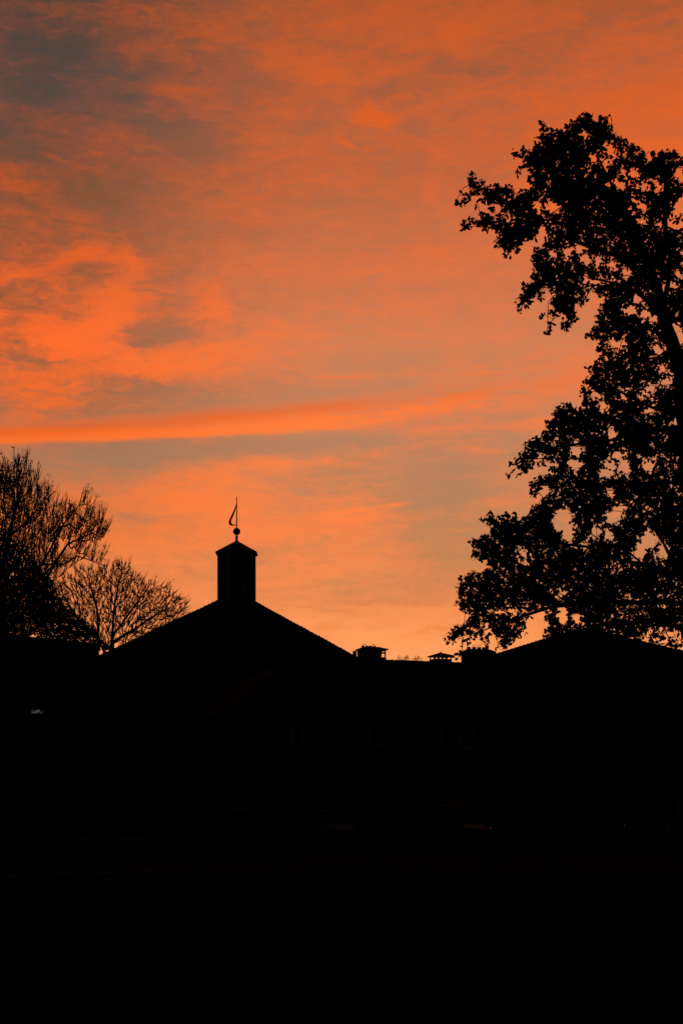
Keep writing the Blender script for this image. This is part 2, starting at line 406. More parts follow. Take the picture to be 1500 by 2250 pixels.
def door(parent, x0, x1, z0, z1, y0, mat='timber'):
    f = MB(); f.box(x0, x1, y0 - .05, y0 + .03, z0, z1); f.box(x0 + .12, x1 - .12, y0 - .062, y0 - .05, z0 + .2, z0 + .95)
    o = f.build('door', mat, parent)
    g = MB(); g.box(x0 - .07, x0 - .002, y0 - .07, y0 + .03, z0, z1 + .07); g.box(x1 + .002, x1 + .07, y0 - .07, y0 + .03, z0, z1 + .07); g.box(x0 - .002, x1 + .002, y0 - .07, y0 + .03, z1 + .002, z1 + .07); g.build('frame', 'white', o)
    p = MB(); p.box(x0 + .2, x1 - .2, y0 - .06, y0 - .04, z0 + 1.15, z1 - .2); p.build('pane', 'glass', o)
    h = MB(); h.tube([(x0 + .09, y0 - .055, z0 + 1.0), (x0 + .09, y0 - .11, z0 + 1.0), (x0 + .2, y0 - .11, z0 + 1.0)], .012); h.build('handle', 'iron', o)
    return o

# ------------------------------------------------------------------ brick terrace with a front gable
TH = R(18)
T0 = Vector((.9, 66.0, 0))
terr = tag(empty('brick_terrace', T0, TH), 'two storey brick terrace with a steep front gable and covered chimneys on its tiled roof', 'house')
def loc(px, py, ly=0.0, org=T0, th=TH):
    """local (x, z) where the sight line through a photo point meets the local plane y = ly"""
    d = Vector(((px - 750) / FPX, 1, (HOR - py) / FPX))
    ny = Vector((-math.sin(th), math.cos(th), 0)); nx = Vector((math.cos(th), math.sin(th), 0))
    k = (ly + org.dot(ny)) / d.dot(ny)
    w = d * k + Vector((0, 0, EYE))
    return (w - org).dot(nx), w.z
XR = loc(1172, 1578)[0]; XL = loc(519, 1570, -.6)[0]; XG = loc(724, 1550, -.6)[0]; XA, ZA = loc(622, 1457, -.6)
ZE = loc(960, 1574, -.3)[1]; ZR = loc(930, 1455.5, 4.6)[1]
XA = (XL + XG) / 2
DEP = 9.2
w = MB()
w.hull([(XG, 0, 0), (XR, 0, 0), (XR, DEP, 0), (XG, DEP, 0)], [(XG, 0, ZE), (XR, 0, ZE), (XR, DEP, ZE), (XG, DEP, ZE)])
k = len(w.v); w.v += [(XR, .0, ZE), (XR, DEP, ZE), (XR, DEP / 2, ZR - .1)]; w.f.append((k, k + 1, k + 2))
zg = ZE + .2
w.hull([(XL, -.6, 0), (XG - .01, -.6, 0), (XG - .01, DEP + .1, 0), (XL, DEP + .1, 0)], [(XL, -.6, zg), (XG - .01, -.6, zg), (XG - .01, DEP + .1, zg), (XL, DEP + .1, zg)])
w.hull([(XL, -.59, zg), (XG - .01, -.59, zg), (XG - .01, DEP, zg), (XL, DEP, zg)], [(XA - .02, -.59, ZA - .12), (XA + .02, -.59, ZA - .12), (XA + .02, DEP, ZA - .12), (XA - .02, DEP, ZA - .12)])
w.build('wall', 'brick', terr)
roof = MB()
def slab(a, b, c, d, th=.12):
    a, b, c, d = map(Vector, (a, b, c, d)); nn = (b - a).cross(d - a).normalized() * th
    roof.hull([a, b, c, d], [a + nn, b + nn, c + nn, d + nn])
x0, x1 = XG - 1.6, XR + .15
slab((x0, -.35, ZE - .15), (x1, -.35, ZE - .15), (x1, DEP / 2, ZR - .12), (x0, DEP / 2, ZR - .12))
slab((x1, DEP + .35, ZE - .15), (x0, DEP + .35, ZE - .15), (x0, DEP / 2, ZR - .12), (x1, DEP / 2, ZR - .12))
slab((XA, -.75, ZA - .1), (XA, DEP, ZA - .1), (XL - .3, DEP, zg - .28), (XL - .3, -.75, zg - .28))
slab((XA, DEP, ZA - .1), (XA, -.75, ZA - .1), (XG + .3, -.75, zg - .28), (XG + .3, DEP, zg - .28))
rf = roof.build('roof', 'tile', terr)
rc = MB(); q = XG - 1.5
while q < x1:
    rc.tube([(q, DEP / 2, ZR - .03), (min(q + .36, x1), DEP / 2, ZR - .02 + random.uniform(-.01, .012))], [.10, .115], 8); q += .35
rc.build('ridge_tile', 'tile', rf)
rc = MB(); q = -.75
while q < DEP: rc.tube([(XA, q, ZA + .0), (XA, q + .36, ZA + .01)], [.1, .115], 8); q += .35
rc.build('ridge_tile', 'tile', rf)
bb = MB()
bb.hull([(XL - .3, -.79, zg - .32), (XL - .3, -.755, zg - .32), (XA, -.755, ZA - .16), (XA, -.79, ZA - .16)], [(XL - .3, -.79, zg - .12), (XL - .3, -.755, zg - .12), (XA, -.755, ZA + .05), (XA, -.79, ZA + .05)])
bb.hull([(XA + .004, -.79, ZA - .16), (XA + .004, -.755, ZA - .16), (XG + .3, -.755, zg - .32), (XG + .3, -.79, zg - .32)], [(XA + .004, -.79, ZA + .05), (XA + .004, -.755, ZA + .05), (XG + .3, -.755, zg - .12), (XG + .3, -.79, zg - .12)])
bb.build('bargeboard', 'timber', terr)
gt = MB(); gt.tube([(XG + .32, -.42, ZE - .12), (XR + .1, -.42, ZE - .12)], .055, 8); gt.build('gutter', 'lead', terr)
for px in (791, 1064):
    x = loc(px, 1600)[0]; dp = MB(); dp.tube([(x, -.42, ZE - .16), (x, -.40, ZE - .28), (x, -.07, ZE - .5), (x, -.07, .12)], .04, 8); dp.build('downpipe', 'lead', terr)
def twin(pxa, pxb, pya, pyb, ly, mull=None, **k):
    xa, za = loc(pxa, pya, ly); xb, _ = loc(pxb, pya, ly); _, zb = loc(pxa, pyb, ly)
    return window(terr, xa, xb, zb, za, ly, [loc(m_, pya, ly)[0] for m_ in (mull or ())], **k)
twin(811, 885, 1586, 1640, 0, (838,)); twin(965, 1039, 1590, 1643, 0, (1009,)); twin(1121, 1156, 1590, 1637, 0, (1138,), frame='timber')
twin(640, 666, 1592, 1636, -.6); twin(582, 606, 1594, 1637, -.6, frame='timber')
twin(833, 905, 1706, 1768, 0, (857, 881), frame='timber'); twin(1040, 1120, 1706, 1768, 0, (1066, 1093), frame='timber'); twin(628, 670, 1736, 1784, -.6, (649,), frame='timber')
for (pa, pb, ly) in ((985, 1011, 0), (551, 577, -.6)):
    xa, _ = loc(pa, 1780, ly); xb, _ = loc(pb, 1780, ly); door(terr, xa, xb, .12, 2.25, ly)
    cn = MB(); cn.hull([(xa - .3, ly - .75, 2.44), (xb + .3, ly - .75, 2.44), (xb + .3, ly - .005, 2.5), (xa - .3, ly - .005, 2.5)], [(xa - .3, ly - .75, 2.54), (xb + .3, ly - .75, 2.54), (xb + .3, ly - .005, 2.62), (xa - .3, ly - .005, 2.62)]); cn.build('door_canopy', 'concrete', terr)

# chimneys: brick stacks, each with a little roof on posts over the flues
def chimney(pa, pb, ptop, pbody, peave, ly, solid_to=None, pots=0, loops=(), capped=True, pwr=None):
    """pa..pb stack edges, ptop = peak of cap, peave = eave of cap, pbody = top of solid brick (photo rows/columns)"""
    xa, zt = loc(pa, ptop, ly); xb, _ = loc(pb, ptop, ly); zb = loc(pa, pbody, ly)[1]; ze = loc(pa, peave, ly)[1]
    ww = xb - xa; dp = .75; y0, y1 = ly - dp / 2, ly + dp / 2
    s = MB(); s.box(xa, xb, y0, y1, ZR - 1.3, zb)
    if solid_to is not None: s.box(xa + .002, loc(solid_to, ptop, ly)[0], y0 + .002, y1 - .002, zb - .003, ze + .02)
    o = s.build('chimney', 'brick', terr)
    cx, cy = (xa + xb) / 2, ly
    if capped:
        ov = .1
        c = MB(); pk = pwr if pwr is not None else .12
        c.hull([(xa - ov, y0 - ov, ze), (xb + ov, y0 - ov, ze), (xb + ov, y1 + ov, ze), (xa - ov, y1 + ov, ze)], [(xa - ov, y0 - ov, ze + .05), (xb + ov, y0 - ov, ze + .05), (xb + ov, y1 + ov, ze + .05), (xa - ov, y1 + ov, ze + .05)])
        c.hull([(xa - ov, y0 - ov, ze + .05), (xb + ov, y0 - ov, ze + .05), (xb + ov, y1 + ov, ze + .05), (xa - ov, y1 + ov, ze + .05)], [(cx - pk, cy - .03, zt), (cx + pk, cy - .03, zt), (cx + pk, cy + .03, zt), (cx - pk, cy + .03, zt)])
        c.build('cap', 'concrete', o)
        np_ = 5
        for k in range(np_):
            x = xa + .04 + (ww - .08) * k / (np_ - 1)
            for yy in (y0 + .04, y1 - .04):
                if solid_to is not None and x < loc(solid_to, ptop, ly)[0]: continue
                p = MB(); p.box(x - .028, x + .028, yy - .028, yy + .028, zb, ze - .001); p.build('post', 'concrete', o)
    return o, xa, xb, zt, zb, ze
LY = DEP / 2
o, xa, xb, zt, zb, ze = chimney(789.5, 842.5, 1420, 1444, 1428, LY, solid_to=833, pwr=.42)
r_ = MB(); r_.box(loc(833, 1435, LY)[0] + .005, xb, LY - .37, LY - .32, loc(830, 1438, LY)[1], loc(830, 1434.5, LY)[1]); r_.build('rail', 'concrete', o)
for px in (800, 820):
    x = loc(px, 1420, LY)[0]; m = MB(); m.tube([(x + .09 * math.cos(t_), LY, zt + .03 + .09 * math.sin(t_)) for t_ in np.linspace(-.5, 3.64, 12)], .013, 5); m.build('wire_loop', 'iron', o)
for px in (797, 806, 813, 822):
    x = loc(px, 1420, LY)[0]; m = MB(); m.lathe([(.075, zt - .05), (.08, zt + .02), (.06, zt + .045)], x, LY, 10); m.build('pot', 'concrete', o)
o, xa, xb, zt, zb, ze = chimney(948.5, 986, 1433.5, 1450, 1442.5, LY, pwr=.05)
m = MB(); m.box(xa - .01, xb + .01, LY - .385, LY + .385, zb - .0, loc(948, 1448.5, LY)[1]); m.build('rail', 'concrete', o)
m = MB(); m.lathe([(.06, zt - .03), (.05, zt + .03), (.02, zt + .05)], (xa + xb) / 2, LY, 10); m.build('knob', 'concrete', o)
# the broad stack towards the right: flaunched top, pots and wire loops
o, xa, xb, zt, zb, ze = chimney(1018.5, 1083.5, 1427, 1431, 1428, LY, capped=False)
m = MB(); m.hull([(xa, LY - .37, zb + .002), (xb, LY - .37, zb + .002), (xb, LY + .37, zb + .002), (xa, LY + .37, zb + .002)], [(xa + .2, LY - .2, zb + .13), (xb - .3, LY - .2, zb + .13), (xb - .3, LY + .2, zb + .13), (xa + .2, LY + .2, zb + .13)]); m.build('flaunching', 'concrete', o)
for k, px in enumerate((1029, 1041, 1052, 1062, 1069)):
    x = loc(px, 1420, LY)[0]; m = MB(); hh = .22 if k == 4 else .1
    m.lathe([(.1, zb + .1), (.11, zb + .13 + hh), (.085, zb + .15 + hh)], x, LY, 10); m.build('pot', 'concrete', o)
for px in (1041, 1052):
    x = loc(px, 1420, LY)[0]; m = MB(); m.tube([(x + .1 * math.cos(t_), LY, zb + .26 + .1 * math.sin(t_)) for t_ in np.linspace(-.5, 3.64, 12)], .013, 5); m.build('wire_loop', 'iron', o)
# small vent stub at the hip end of the ridge
xs, zs = loc(779, 1432.5, LY); m = MB(); m.box(xs - .08, xs + .08, LY - .08, LY + .08, ZR - .4, zs); m.box(xs - .1, xs + .1, LY - .1, LY + .1, zs + .001, zs + .04); m.build('vent_stub', 'lead', terr)

# ------------------------------------------------------------------ hall with a pyramid roof and an octagonal cupola
PC = P(520, 1773, 95); PC.z = 0
HW = 10.5
pav = tag(empty('village_hall', PC), 'hall with a broad pyramid roof carrying an eight sided cupola and weathervane', 'hall')
zap = EYE + (HOR - 1303.5) / FPX * 95
yf = 95 - HW
zev = EYE + (HOR - 1303.5 - .514 * HW / yf * FPX) / FPX * yf
m = MB(); m.box(-HW + .5, HW - .5, -HW + .5, HW - .5, 0, zev + .12); m.build('wall', 'brick', pav)
m = MB(); cs = [(-HW, -HW), (HW, -HW), (HW, HW), (-HW, HW)]
m.hull([(x, y, zev - .02) for x, y in cs], [(x, y, zev + .1) for x, y in cs])
tt = .105
m.hull([(x, y, zev + .101) for x, y in cs], [(x * tt, y * tt, zap - (zap - zev - .1) * tt) for x, y in cs])
prf = m.build('roof', 'tile', pav)
for sx, sy in cs:
    m = MB(); k = 0; a_ = Vector((sx, sy, zev + .1)); b_ = Vector((0, 0, zap)); L_ = (b_ - a_).length
    while k * .38 < L_ * .87:
        p0 = a_.lerp(b_, k * .38 / L_); p1 = a_.lerp(b_, (k * .38 + .42) / L_)
        up = Vector((0, 0, .02))
        m.tube([p0 + up * .2, p1 + up * 1.6 + Vector((0, 0, random.uniform(-.012, .018)))], [.10, .13], 8); k += 1
    m.build('hip_tile', 'tile', prf)
m = MB(); m.box(-HW - .06, HW + .06, -HW - .06, -HW - .003, zev - .12, zev + .06); m.build('fascia', 'timber', pav)
m = MB(); m.tube([(-HW, -HW - .12, zev + .02), (HW, -HW - .12, zev + .02)], .06, 8); m.build('gutter', 'lead', pav)
def hall_window(pxa, pxb, pya, pyb):
    Yw = 95 - HW + .5; A = P(pxa, pya, Yw) - PC; B = P(pxb, pyb, Yw) - PC
    window(pav, A.x, B.x, B.z, A.z, -HW + .5, [(A.x + B.x) / 2], frame='timber')
for k in range(4): hall_window(326 + 46 * k, 352 + 46 * k, 1545, 1632)
for k in range(4): hall_window(326 + 46 * k, 352 + 46 * k, 1690, 1752)
# cupola
s = 95 / FPX
zc0 = EYE + (HOR - 1331) * s; zc1 = EYE + (HOR - 1218) * s
RO = 40.4 * s / math.cos(R(22.5)) * 1.0
m = MB(); m.lathe([(RO * .985, zc0 - .8), (RO * .985, zc1 + .06)], 0, 0, 8, R(22.5)); cup = m.build('cupola', 'timber', pav)
for k in range(8):
    w_ = R(22.5 + 45 * k); m = MB(); m.tube([(RO * math.cos(w_) * .975, RO * math.sin(w_) * .975, zc0 + .02), (RO * math.cos(w_) * .975, RO * math.sin(w_) * .975, zc1)], .055, 6); m.build('corner_board', 'white', cup)
for k in range(8):
    w_ = R(45 * k); rr = RO * math.cos(R(22.5)) * .985 + .012; u = Vector((-math.sin(w_), math.cos(w_), 0)); nn = Vector((math.cos(w_), math.sin(w_), 0))
    m = MB(); hw_ = .30
    for z_ in np.arange(zc0 + .55, zc1 - .45, .16):
        a_ = nn * rr - u * hw_; b_ = nn * rr + u * hw_
        m.quad(a_ + Vector((0, 0, z_)) + nn * .03, b_ + Vector((0, 0, z_)) + nn * .03, b_ + Vector((0, 0, z_ + .13)), a_ + Vector((0, 0, z_ + .13)))
    m.build('louvre', 'timber', cup)
zt_ = EYE + (HOR - 1189) * s; RE = 46.5 * s / math.cos(R(22.5)) * .985
m = MB(); m.lathe([(RO * .99, zc1 - .06), (RE * .97, zc1 - .03), (RE, zc1 + .05), (RE * .93, zc1 + .14), (.09, zt_ - .0)], 0, 0, 8, R(22.5)); m.build('cupola_roof', 'lead', cup)
m = MB(); rs = 45.6 * s / math.cos(R(22.5)); m.lathe([(rs * .97, zc0 - .20), (rs * .97, zc0 + .03), (rs * 1.0, zc0 + .08), (rs * 1.0, zc0 + .17), (rs * .93, zc0 + .25), (RO * 1.0, zc0 + .29)], 0, 0, 8, R(22.5)); m.build('skirt', 'lead', cup)
def zz(py): return EYE + (HOR - py) * s
m = MB(); m.lathe([(.13, zz(1190.5)), (.078, zz(1186)), (.075, zz(1185)), (.098, zz(1183)), (.09, zz(1179)), (.05, zz(1176)), (.045, zz(1172)), (.042, zz(1160)), (.040, zz(1145)), (.033, zz(1108)), (.019, zz(1090.5))], 0, 0, 10); van = m.build('weathervane', 'iron', pav)
m = MB(); zb_, rb = zz(1168), 8.1 * s; m.lathe([(max(.02, rb * math.sin(a_)), zb_ - rb * math.cos(a_)) for a_ in np.linspace(0.03, math.pi - .03, 15)], 0, 0, 20); m.build('ball', 'iron', van, True)
m = MB(); m.tube([(-.06, 0, zz(1095.5)), (.07, 0, zz(1096.5))], .018, 5); m.build('crossbar', 'iron', van)
# sail-shaped vane: a flat plate cut as a hooked pennant
outer = [(519.6, 1106), (517.5, 1111), (515.1, 1118), (511.0, 1127), (506.7, 1136), (503.2, 1143.5), (502.4, 1149), (503.8, 1152.8), (507.5, 1154.8), (512, 1155.2), (519.8, 1154.0)]
inner = [(520, 1108), (519.4, 1112), (518.4, 1117.5), (515.6, 1126), (511.6, 1136), (508.4, 1142.5), (507.8, 1146.5), (508.8, 1150.2), (510.6, 1151.8), (513, 1152.4), (519.8, 1153.0)]
m = MB()
for i in range(len(outer) - 1):
    q4 = [outer[i], outer[i + 1], inner[i + 1], inner[i]]
    pp = [((x - 520) * s, zz(y)) for x, y in q4]
    m.hull([(x, -.012, z) for x, z in pp], [(x, .012, z) for x, z in pp])
m.build('vane', 'iron', van)

# ------------------------------------------------------------------ hipped house behind the big tree
HC = P(1281, 1773, 84); HC.z = 0
hip = tag(empty('hipped_house', HC), 'brick house with a low hipped roof standing behind the leafy tree', 'house')
s2_ = 84 / FPX; zr = EYE + (HOR - 1386) * s2_; rl = 19 * s2_
hwx = 7.6; ze_ = zr - (hwx - rl) * .375 * 1.02; hwy = 5.6
m = MB(); m.box(-hwx + .4, hwx - .4, -hwy + .4, hwy - .4, 0, ze_ + .05); m.build('wall', 'brick', hip)
m = MB(); c4 = [(-hwx, -hwy), (hwx, -hwy), (hwx, hwy), (-hwx, hwy)]
m.hull([(x, y, ze_ - .05) for x, y in c4], [(x, y, ze_ + .06) for x, y in c4])
m.hull([(x, y, ze_ + .061) for x, y in c4], [(-rl, -.05, zr), (rl, -.05, zr), (rl, .05, zr), (-rl, .05, zr)]); hr = m.build('roof', 'tile', hip)
for (a_, b_) in (((-hwx, -hwy, ze_ + .06), (-rl, 0, zr)), ((hwx, -hwy, ze_ + .06), (rl, 0, zr)), ((-hwx, hwy, ze_ + .06), (-rl, 0, zr)), ((hwx, hwy, ze_ + .06), (rl, 0, zr)), ((-rl, 0, zr), (rl, 0, zr))):
    a_, b_ = Vector(a_), Vector(b_); L_ = (b_ - a_).length; k = 0; m = MB()
    while k * .36 < L_: m.tube([a_.lerp(b_, k * .36 / L_), a_.lerp(b_, min(1, (k * .36 + .4) / L_)) + Vector((0, 0, .02))], [.09, .11], 7); k += 1
    m.build('hip_tile', 'tile', hr)
for x in (-5.2, -1.6, 2.0, 5.4):
    for z0 in (1.0, 3.9): window(hip, x - .7, x + .7, z0, z0 + 1.3, -hwy + .4, [x], frame='timber')

# ------------------------------------------------------------------ flat-roofed block at the left
A = Vector((-12.65, 70.0, 0)); B = Vector((-16.85, 66.0, 0)); dx = (B - A).normalized()
th_b = math.atan2(-dx.y, -dx.x)
blk = tag(empty('flat_roofed_block', A, th_b), 'plain flat roofed brick block at the left edge with one added window pane glowing as a pale fleck', 'building')
zbk = EYE + 359 / FPX * 70
# local x runs from B side (-) to A (0); local -y faces the road
m = MB(); m.box(-17, 0, 0, 7.5, 0, zbk - .25); m.build('wall', 'brick', blk)
m = MB(); m.box(-17.08, .08, -.08, 7.58, zbk - .249, zbk); m.build('parapet', 'concrete', blk)
def bl(px, py): return loc(px, py, 0, A, th_b)
xa, za = bl(68, 1558); xb, _ = bl(97, 1558); _, zb = bl(68, 1568)
window(blk, xa - .05, xb + .05, zb - .05, za + .05, 0, name='window', pane='fleckpane')  # added window: its glowing pane stands in for a pale fleck of light
for k in range(3):
    for z0 in (.9, 3.7, 6.4):
        if k == 0 and z0 == 6.4: pass
        x = -2.6 - 4.4 * k
        if abs(z0 - zb) < 1.6 and x - .9 < xb and x + .9 > xa: continue
        window(blk, x - .8, x + .8, z0, z0 + 1.35, 0, [x], frame='timber')

# ------------------------------------------------------------------ trees
def inpoly(poly, x, y):
    poly = np.asarray(poly, float); x = np.asarray(x); y = np.asarray(y); r = np.zeros(x.shape, bool)
    n_ = len(poly); j = n_ - 1
    for i in range(n_):
        xi, yi = poly[i]; xj, yj = poly[j]
        c = ((yi > y) != (yj > y)); den = (yj - yi) if yj != yi else 1e-9
        r ^= c & (x < (xj - xi) * (y - yi) / den + xi); j = i
    return r
class Mask:
    """crown outline seen from the viewing side, with its gaps; used to fill the crown with branches and leaves"""
    def __init__(self, poly, holes, st=2.0):
        p = np.asarray(poly, float); self.st = st; self.x0 = p[:, 0].min() - 10; self.y0 = p[:, 1].min() - 10
        nx = int((p[:, 0].max() + 10 - self.x0) / st); ny = int((p[:, 1].max() + 10 - self.y0) / st)
        gx, gy = np.meshgrid(self.x0 + st * np.arange(nx), self.y0 + st * np.arange(ny))
        m_ = inpoly(poly, gx, gy)
        for h in holes:
            cx, cy, rx, ry = h[:4]; ro = R(h[4]) if len(h) > 4 else 0
            u = (gx - cx) * math.cos(ro) + (gy - cy) * math.sin(ro); v = -(gx - cx) * math.sin(ro) + (gy - cy) * math.cos(ro)
            m_ &= (u / rx) ** 2 + (v / ry) ** 2 > 1
        self.m = m_; d = np.zeros(m_.shape); e = m_.copy()
        for k in range(30):
            d += e; q = e.copy(); q[1:] &= e[:-1]; q[:-1] &= e[1:]; q[:, 1:] &= e[:, :-1]; q[:, :-1] &= e[:, 1:]; e = q
        self.d = d * st
    def dist(self, x, y):
        i = np.clip(((y - self.y0) / self.st).round().astype(int), 0, self.m.shape[0] - 1); j = np.clip(((x - self.x0) / self.st).round().astype(int), 0, self.m.shape[1] - 1)
        return self.d[i, j]
    def sample(self, n_, xmax=1e9, dmin=.5):
        jj = np.nonzero(self.d >= dmin); xs = []; k = rng.integers(0, len(jj[0]), n_)
        x = self.x0 + self.st * (jj[1][k] + rng.random(n_) - .5); y = self.y0 + self.st * (jj[0][k] + rng.random(n_) - .5)
        ok_ = x < xmax
        return x[ok_], y[ok_]
def thin(x, y, r):
    keep = []; cell = {}
    for i in range(len(x)):
        c = (int(x[i] // r), int(y[i] // r)); good = True
        for a_ in (-1, 0, 1):
            for b_ in (-1, 0, 1):
                for q in cell.get((c[0] + a_, c[1] + b_), ()):
                    if (x[i] - x[q]) ** 2 + (y[i] - y[q]) ** 2 < r * r: good = False; break
                if not good: break
            if not good: break
        if good: cell.setdefault(c, []).append(i); keep.append(i)
    return np.array(keep, int)
def wave(x, y, sc, seed):
    """smooth pseudo-random field in -1..1"""
    q = np.random.default_rng(seed); r = np.zeros_like(x, dtype=float)
    for k in range(7):
        a_ = q.random() * 6.283; f = (.6 + q.random() * 1.2) / sc * 6.283; r += np.sin(f * (x * math.cos(a_) + y * math.sin(a_)) + q.random() * 6.283)
    return r / 3.5
def ray(x, y, Y):
    return np.stack([(x - 750) / FPX * Y, Y, EYE + (HOR - y) / FPX * Y], -1)

class Tree:
    def __init__(self, mask=None, org=None): self.p = []; self.par = []; self.len = []; self.rmin = []; self.mask = mask; self.org = org
    def gap(self, q, att):
        """how much a twig would have to cross open air outside the crown: 1 = none"""
        if self.mask is None: return 1.0
        r_ = 1.0
        for f in (.3, .6):
            w_ = q + (att - q) * f + self.org; x = 750 + w_[:, 0] / w_[:, 1] * FPX; y = HOR - (w_[:, 2] - EYE) / w_[:, 1] * FPX
            r_ = r_ + 2.2 * (self.mask.dist(x, y) < .5)
        return r_
    def limb(self, pts, radii, start=None, step=.3):
        """hand-laid limb; pts are 3-D points; returns its last node"""
        pts = [np.asarray(q, float) for q in pts]; prev = start
        if prev is None:
            self.p.append(pts[0]); self.par.append(-1); self.len.append(0.0); self.rmin.append(radii[0]); prev = len(self.p) - 1
        else:
            pts = [self.p[prev]] + pts; radii = [radii[0]] + list(radii)
        for i in range(len(pts) - 1):
            L_ = np.linalg.norm(pts[i + 1] - pts[i]); n_ = max(1, int(L_ / step))
            for k in range(1, n_ + 1):
                f = k / n_; q = pts[i] * (1 - f) + pts[i + 1] * f
                if k < n_: q = q + rng.normal(0, .02, 3)
                self.p.append(q); self.par.append(prev); self.len.append(self.len[prev] + np.linalg.norm(q - self.p[prev])); self.rmin.append(radii[i] * (1 - f) + radii[i + 1] * f); prev = len(self.p) - 1
        return prev
    def nearest(self, q):
        a_ = np.array(self.p); return int(np.argmin(((a_ - np.asarray(q)) ** 2).sum(1)))
    def fill(self, att, bal=.3, seg=.3, sag=0.0, jit=.04):
        att = np.asarray(att, float); P_ = np.array(self.p); n0 = len(P_)
        best = np.full(len(att), 1e18); who = np.zeros(len(att), int); ln_ = np.array(self.len)
        for i in range(0, n0):
            c = np.sqrt(((att - P_[i]) ** 2).sum(1)) * self.gap(P_[i], att) + bal * ln_[i] * .3
            u = c < best; best[u] = c[u]; who[u] = i
        done = np.zeros(len(att), bool); self.tips = np.zeros(len(att), int)
        for it in range(len(att)):
            i = int(np.argmin(np.where(done, 1e18, best))); done[i] = True
            n_ = who[i]; a_ = self.p[n_]; e_ = att[i]; L_ = np.linalg.norm(e_ - a_)
            pd = a_ - self.p[self.par[n_]] if self.par[n_] >= 0 else e_ - a_
            pd = pd / (np.linalg.norm(pd) + 1e-9)
            k_ = max(1, int(L_ / seg)); ctrl = a_ + pd * L_ * .35 + np.array([0, 0, sag * L_]); prev = n_; new = []
            for k in range(1, k_ + 1):
                f = k / k_; q = (1 - f) ** 2 * a_ + 2 * f * (1 - f) * ctrl + f * f * e_
                if k < k_: q = q + rng.normal(0, jit, 3)
                self.p.append(q); self.par.append(prev); self.len.append(self.len[prev] + np.linalg.norm(q - self.p[prev])); self.rmin.append(0); prev = len(self.p) - 1; new.append(prev)
            self.tips[i] = prev
            for q in new:
                c = np.sqrt(((att - self.p[q]) ** 2).sum(1)) * self.gap(self.p[q], att) + bal * self.len[q] * .3
                u = (c < best) & ~done; best[u] = c[u]; who[u] = q
    def radii(self, r0, pw):
        n_ = len(self.p); t_ = np.zeros(n_); ch = np.zeros(n_, int)
        for i in range(n_):
            if self.par[i] >= 0: ch[self.par[i]] += 1
        t_[ch == 0] = 1
        for i in range(n_ - 1, -1, -1):
            if self.par[i] >= 0: t_[self.par[i]] += t_[i]
        return np.maximum(r0 * np.maximum(t_, 1) ** pw, np.array(self.rmin))
    def mesh(self, name, mat, parent, r0, pw, extra=None):
        r = self.radii(r0, pw); self.r = r; quads = []
        for i in range(len(self.p)):
            j = self.par[i]
            if j < 0: continue
            quads.append((self.p[j], self.p[i], min(r[j], r[i] * 1.25), r[i]))
        if extra: quads += extra
        a_ = np.array([q[0] for q in quads]); b_ = np.array([q[1] for q in quads]); ra = np.array([q[2] for q in quads]); rb_ = np.array([q[3] for q in quads])
        d = b_ - a_; L_ = np.linalg.norm(d, axis=1, keepdims=True) + 1e-9; d /= L_; b_ = b_ + d * np.minimum(rb_[:, None] * .4, L_ * .3)
        h_ = np.where(np.abs(d[:, 2:3]) < .9, np.array([[0, 0, 1.0]]), np.array([[1.0, 0, 0]])); u = np.cross(d, h_); u /= np.linalg.norm(u, axis=1, keepdims=True); v = np.cross(d, u)
        out = []
        for sel, ns in ((ra > .03, 8), (ra <= .03, 4)):
            ring = [(u[sel] * math.cos(6.2832 * k / ns) + v[sel] * math.sin(6.2832 * k / ns)) for k in range(ns)]
            for k in range(ns):
                e0, e1 = ring[k], ring[(k + 1) % ns]
                out.append(np.stack([a_[sel] + e0 * ra[sel][:, None], a_[sel] + e1 * ra[sel][:, None], b_[sel] + e1 * rb_[sel][:, None], b_[sel] + e0 * rb_[sel][:, None]], 1))
        return mesh_np(name, np.concatenate(out).reshape(-1, 3), 4, mat, parent)
LEAF = np.array([(0, 0), (.22, .14), (.55, .28), (.82, .24), (1, .04), (1, -.04), (.82, -.24), (.55, -.28), (.22, -.14)])
SLIM = np.array([(0, 0), (.3, .13), (.7, .15), (1, 0), (.7, -.15), (.3, -.13)])
def leaves(name, pos, axis, size, mat, parent, shape=LEAF, flat=.0, wide=1.0):
    n_ = len(pos); axis = axis / (np.linalg.norm(axis, axis=1, keepdims=True) + 1e-9)
    r = rng.normal(0, 1, (n_, 3)); r[:, 1] -= 0.0
    side = np.cross(axis, r); side /= np.linalg.norm(side, axis=1, keepdims=True) + 1e-9
    V = pos[:, None, :] + axis[:, None, :] * (shape[None, :, :1] * size[:, None, None]) + side[:, None, :] * (shape[None, :, 1:] * size[:, None, None] * wide)
    nn = np.cross(axis, side); V = V + nn[:, None, :] * (np.abs(shape[None, :, 1:]) * size[:, None, None] * .25 - (shape[None, :, :1] ** 2) * size[:, None, None] * .12)
    return mesh_np(name, V.reshape(-1, 3), len(shape), mat, parent)

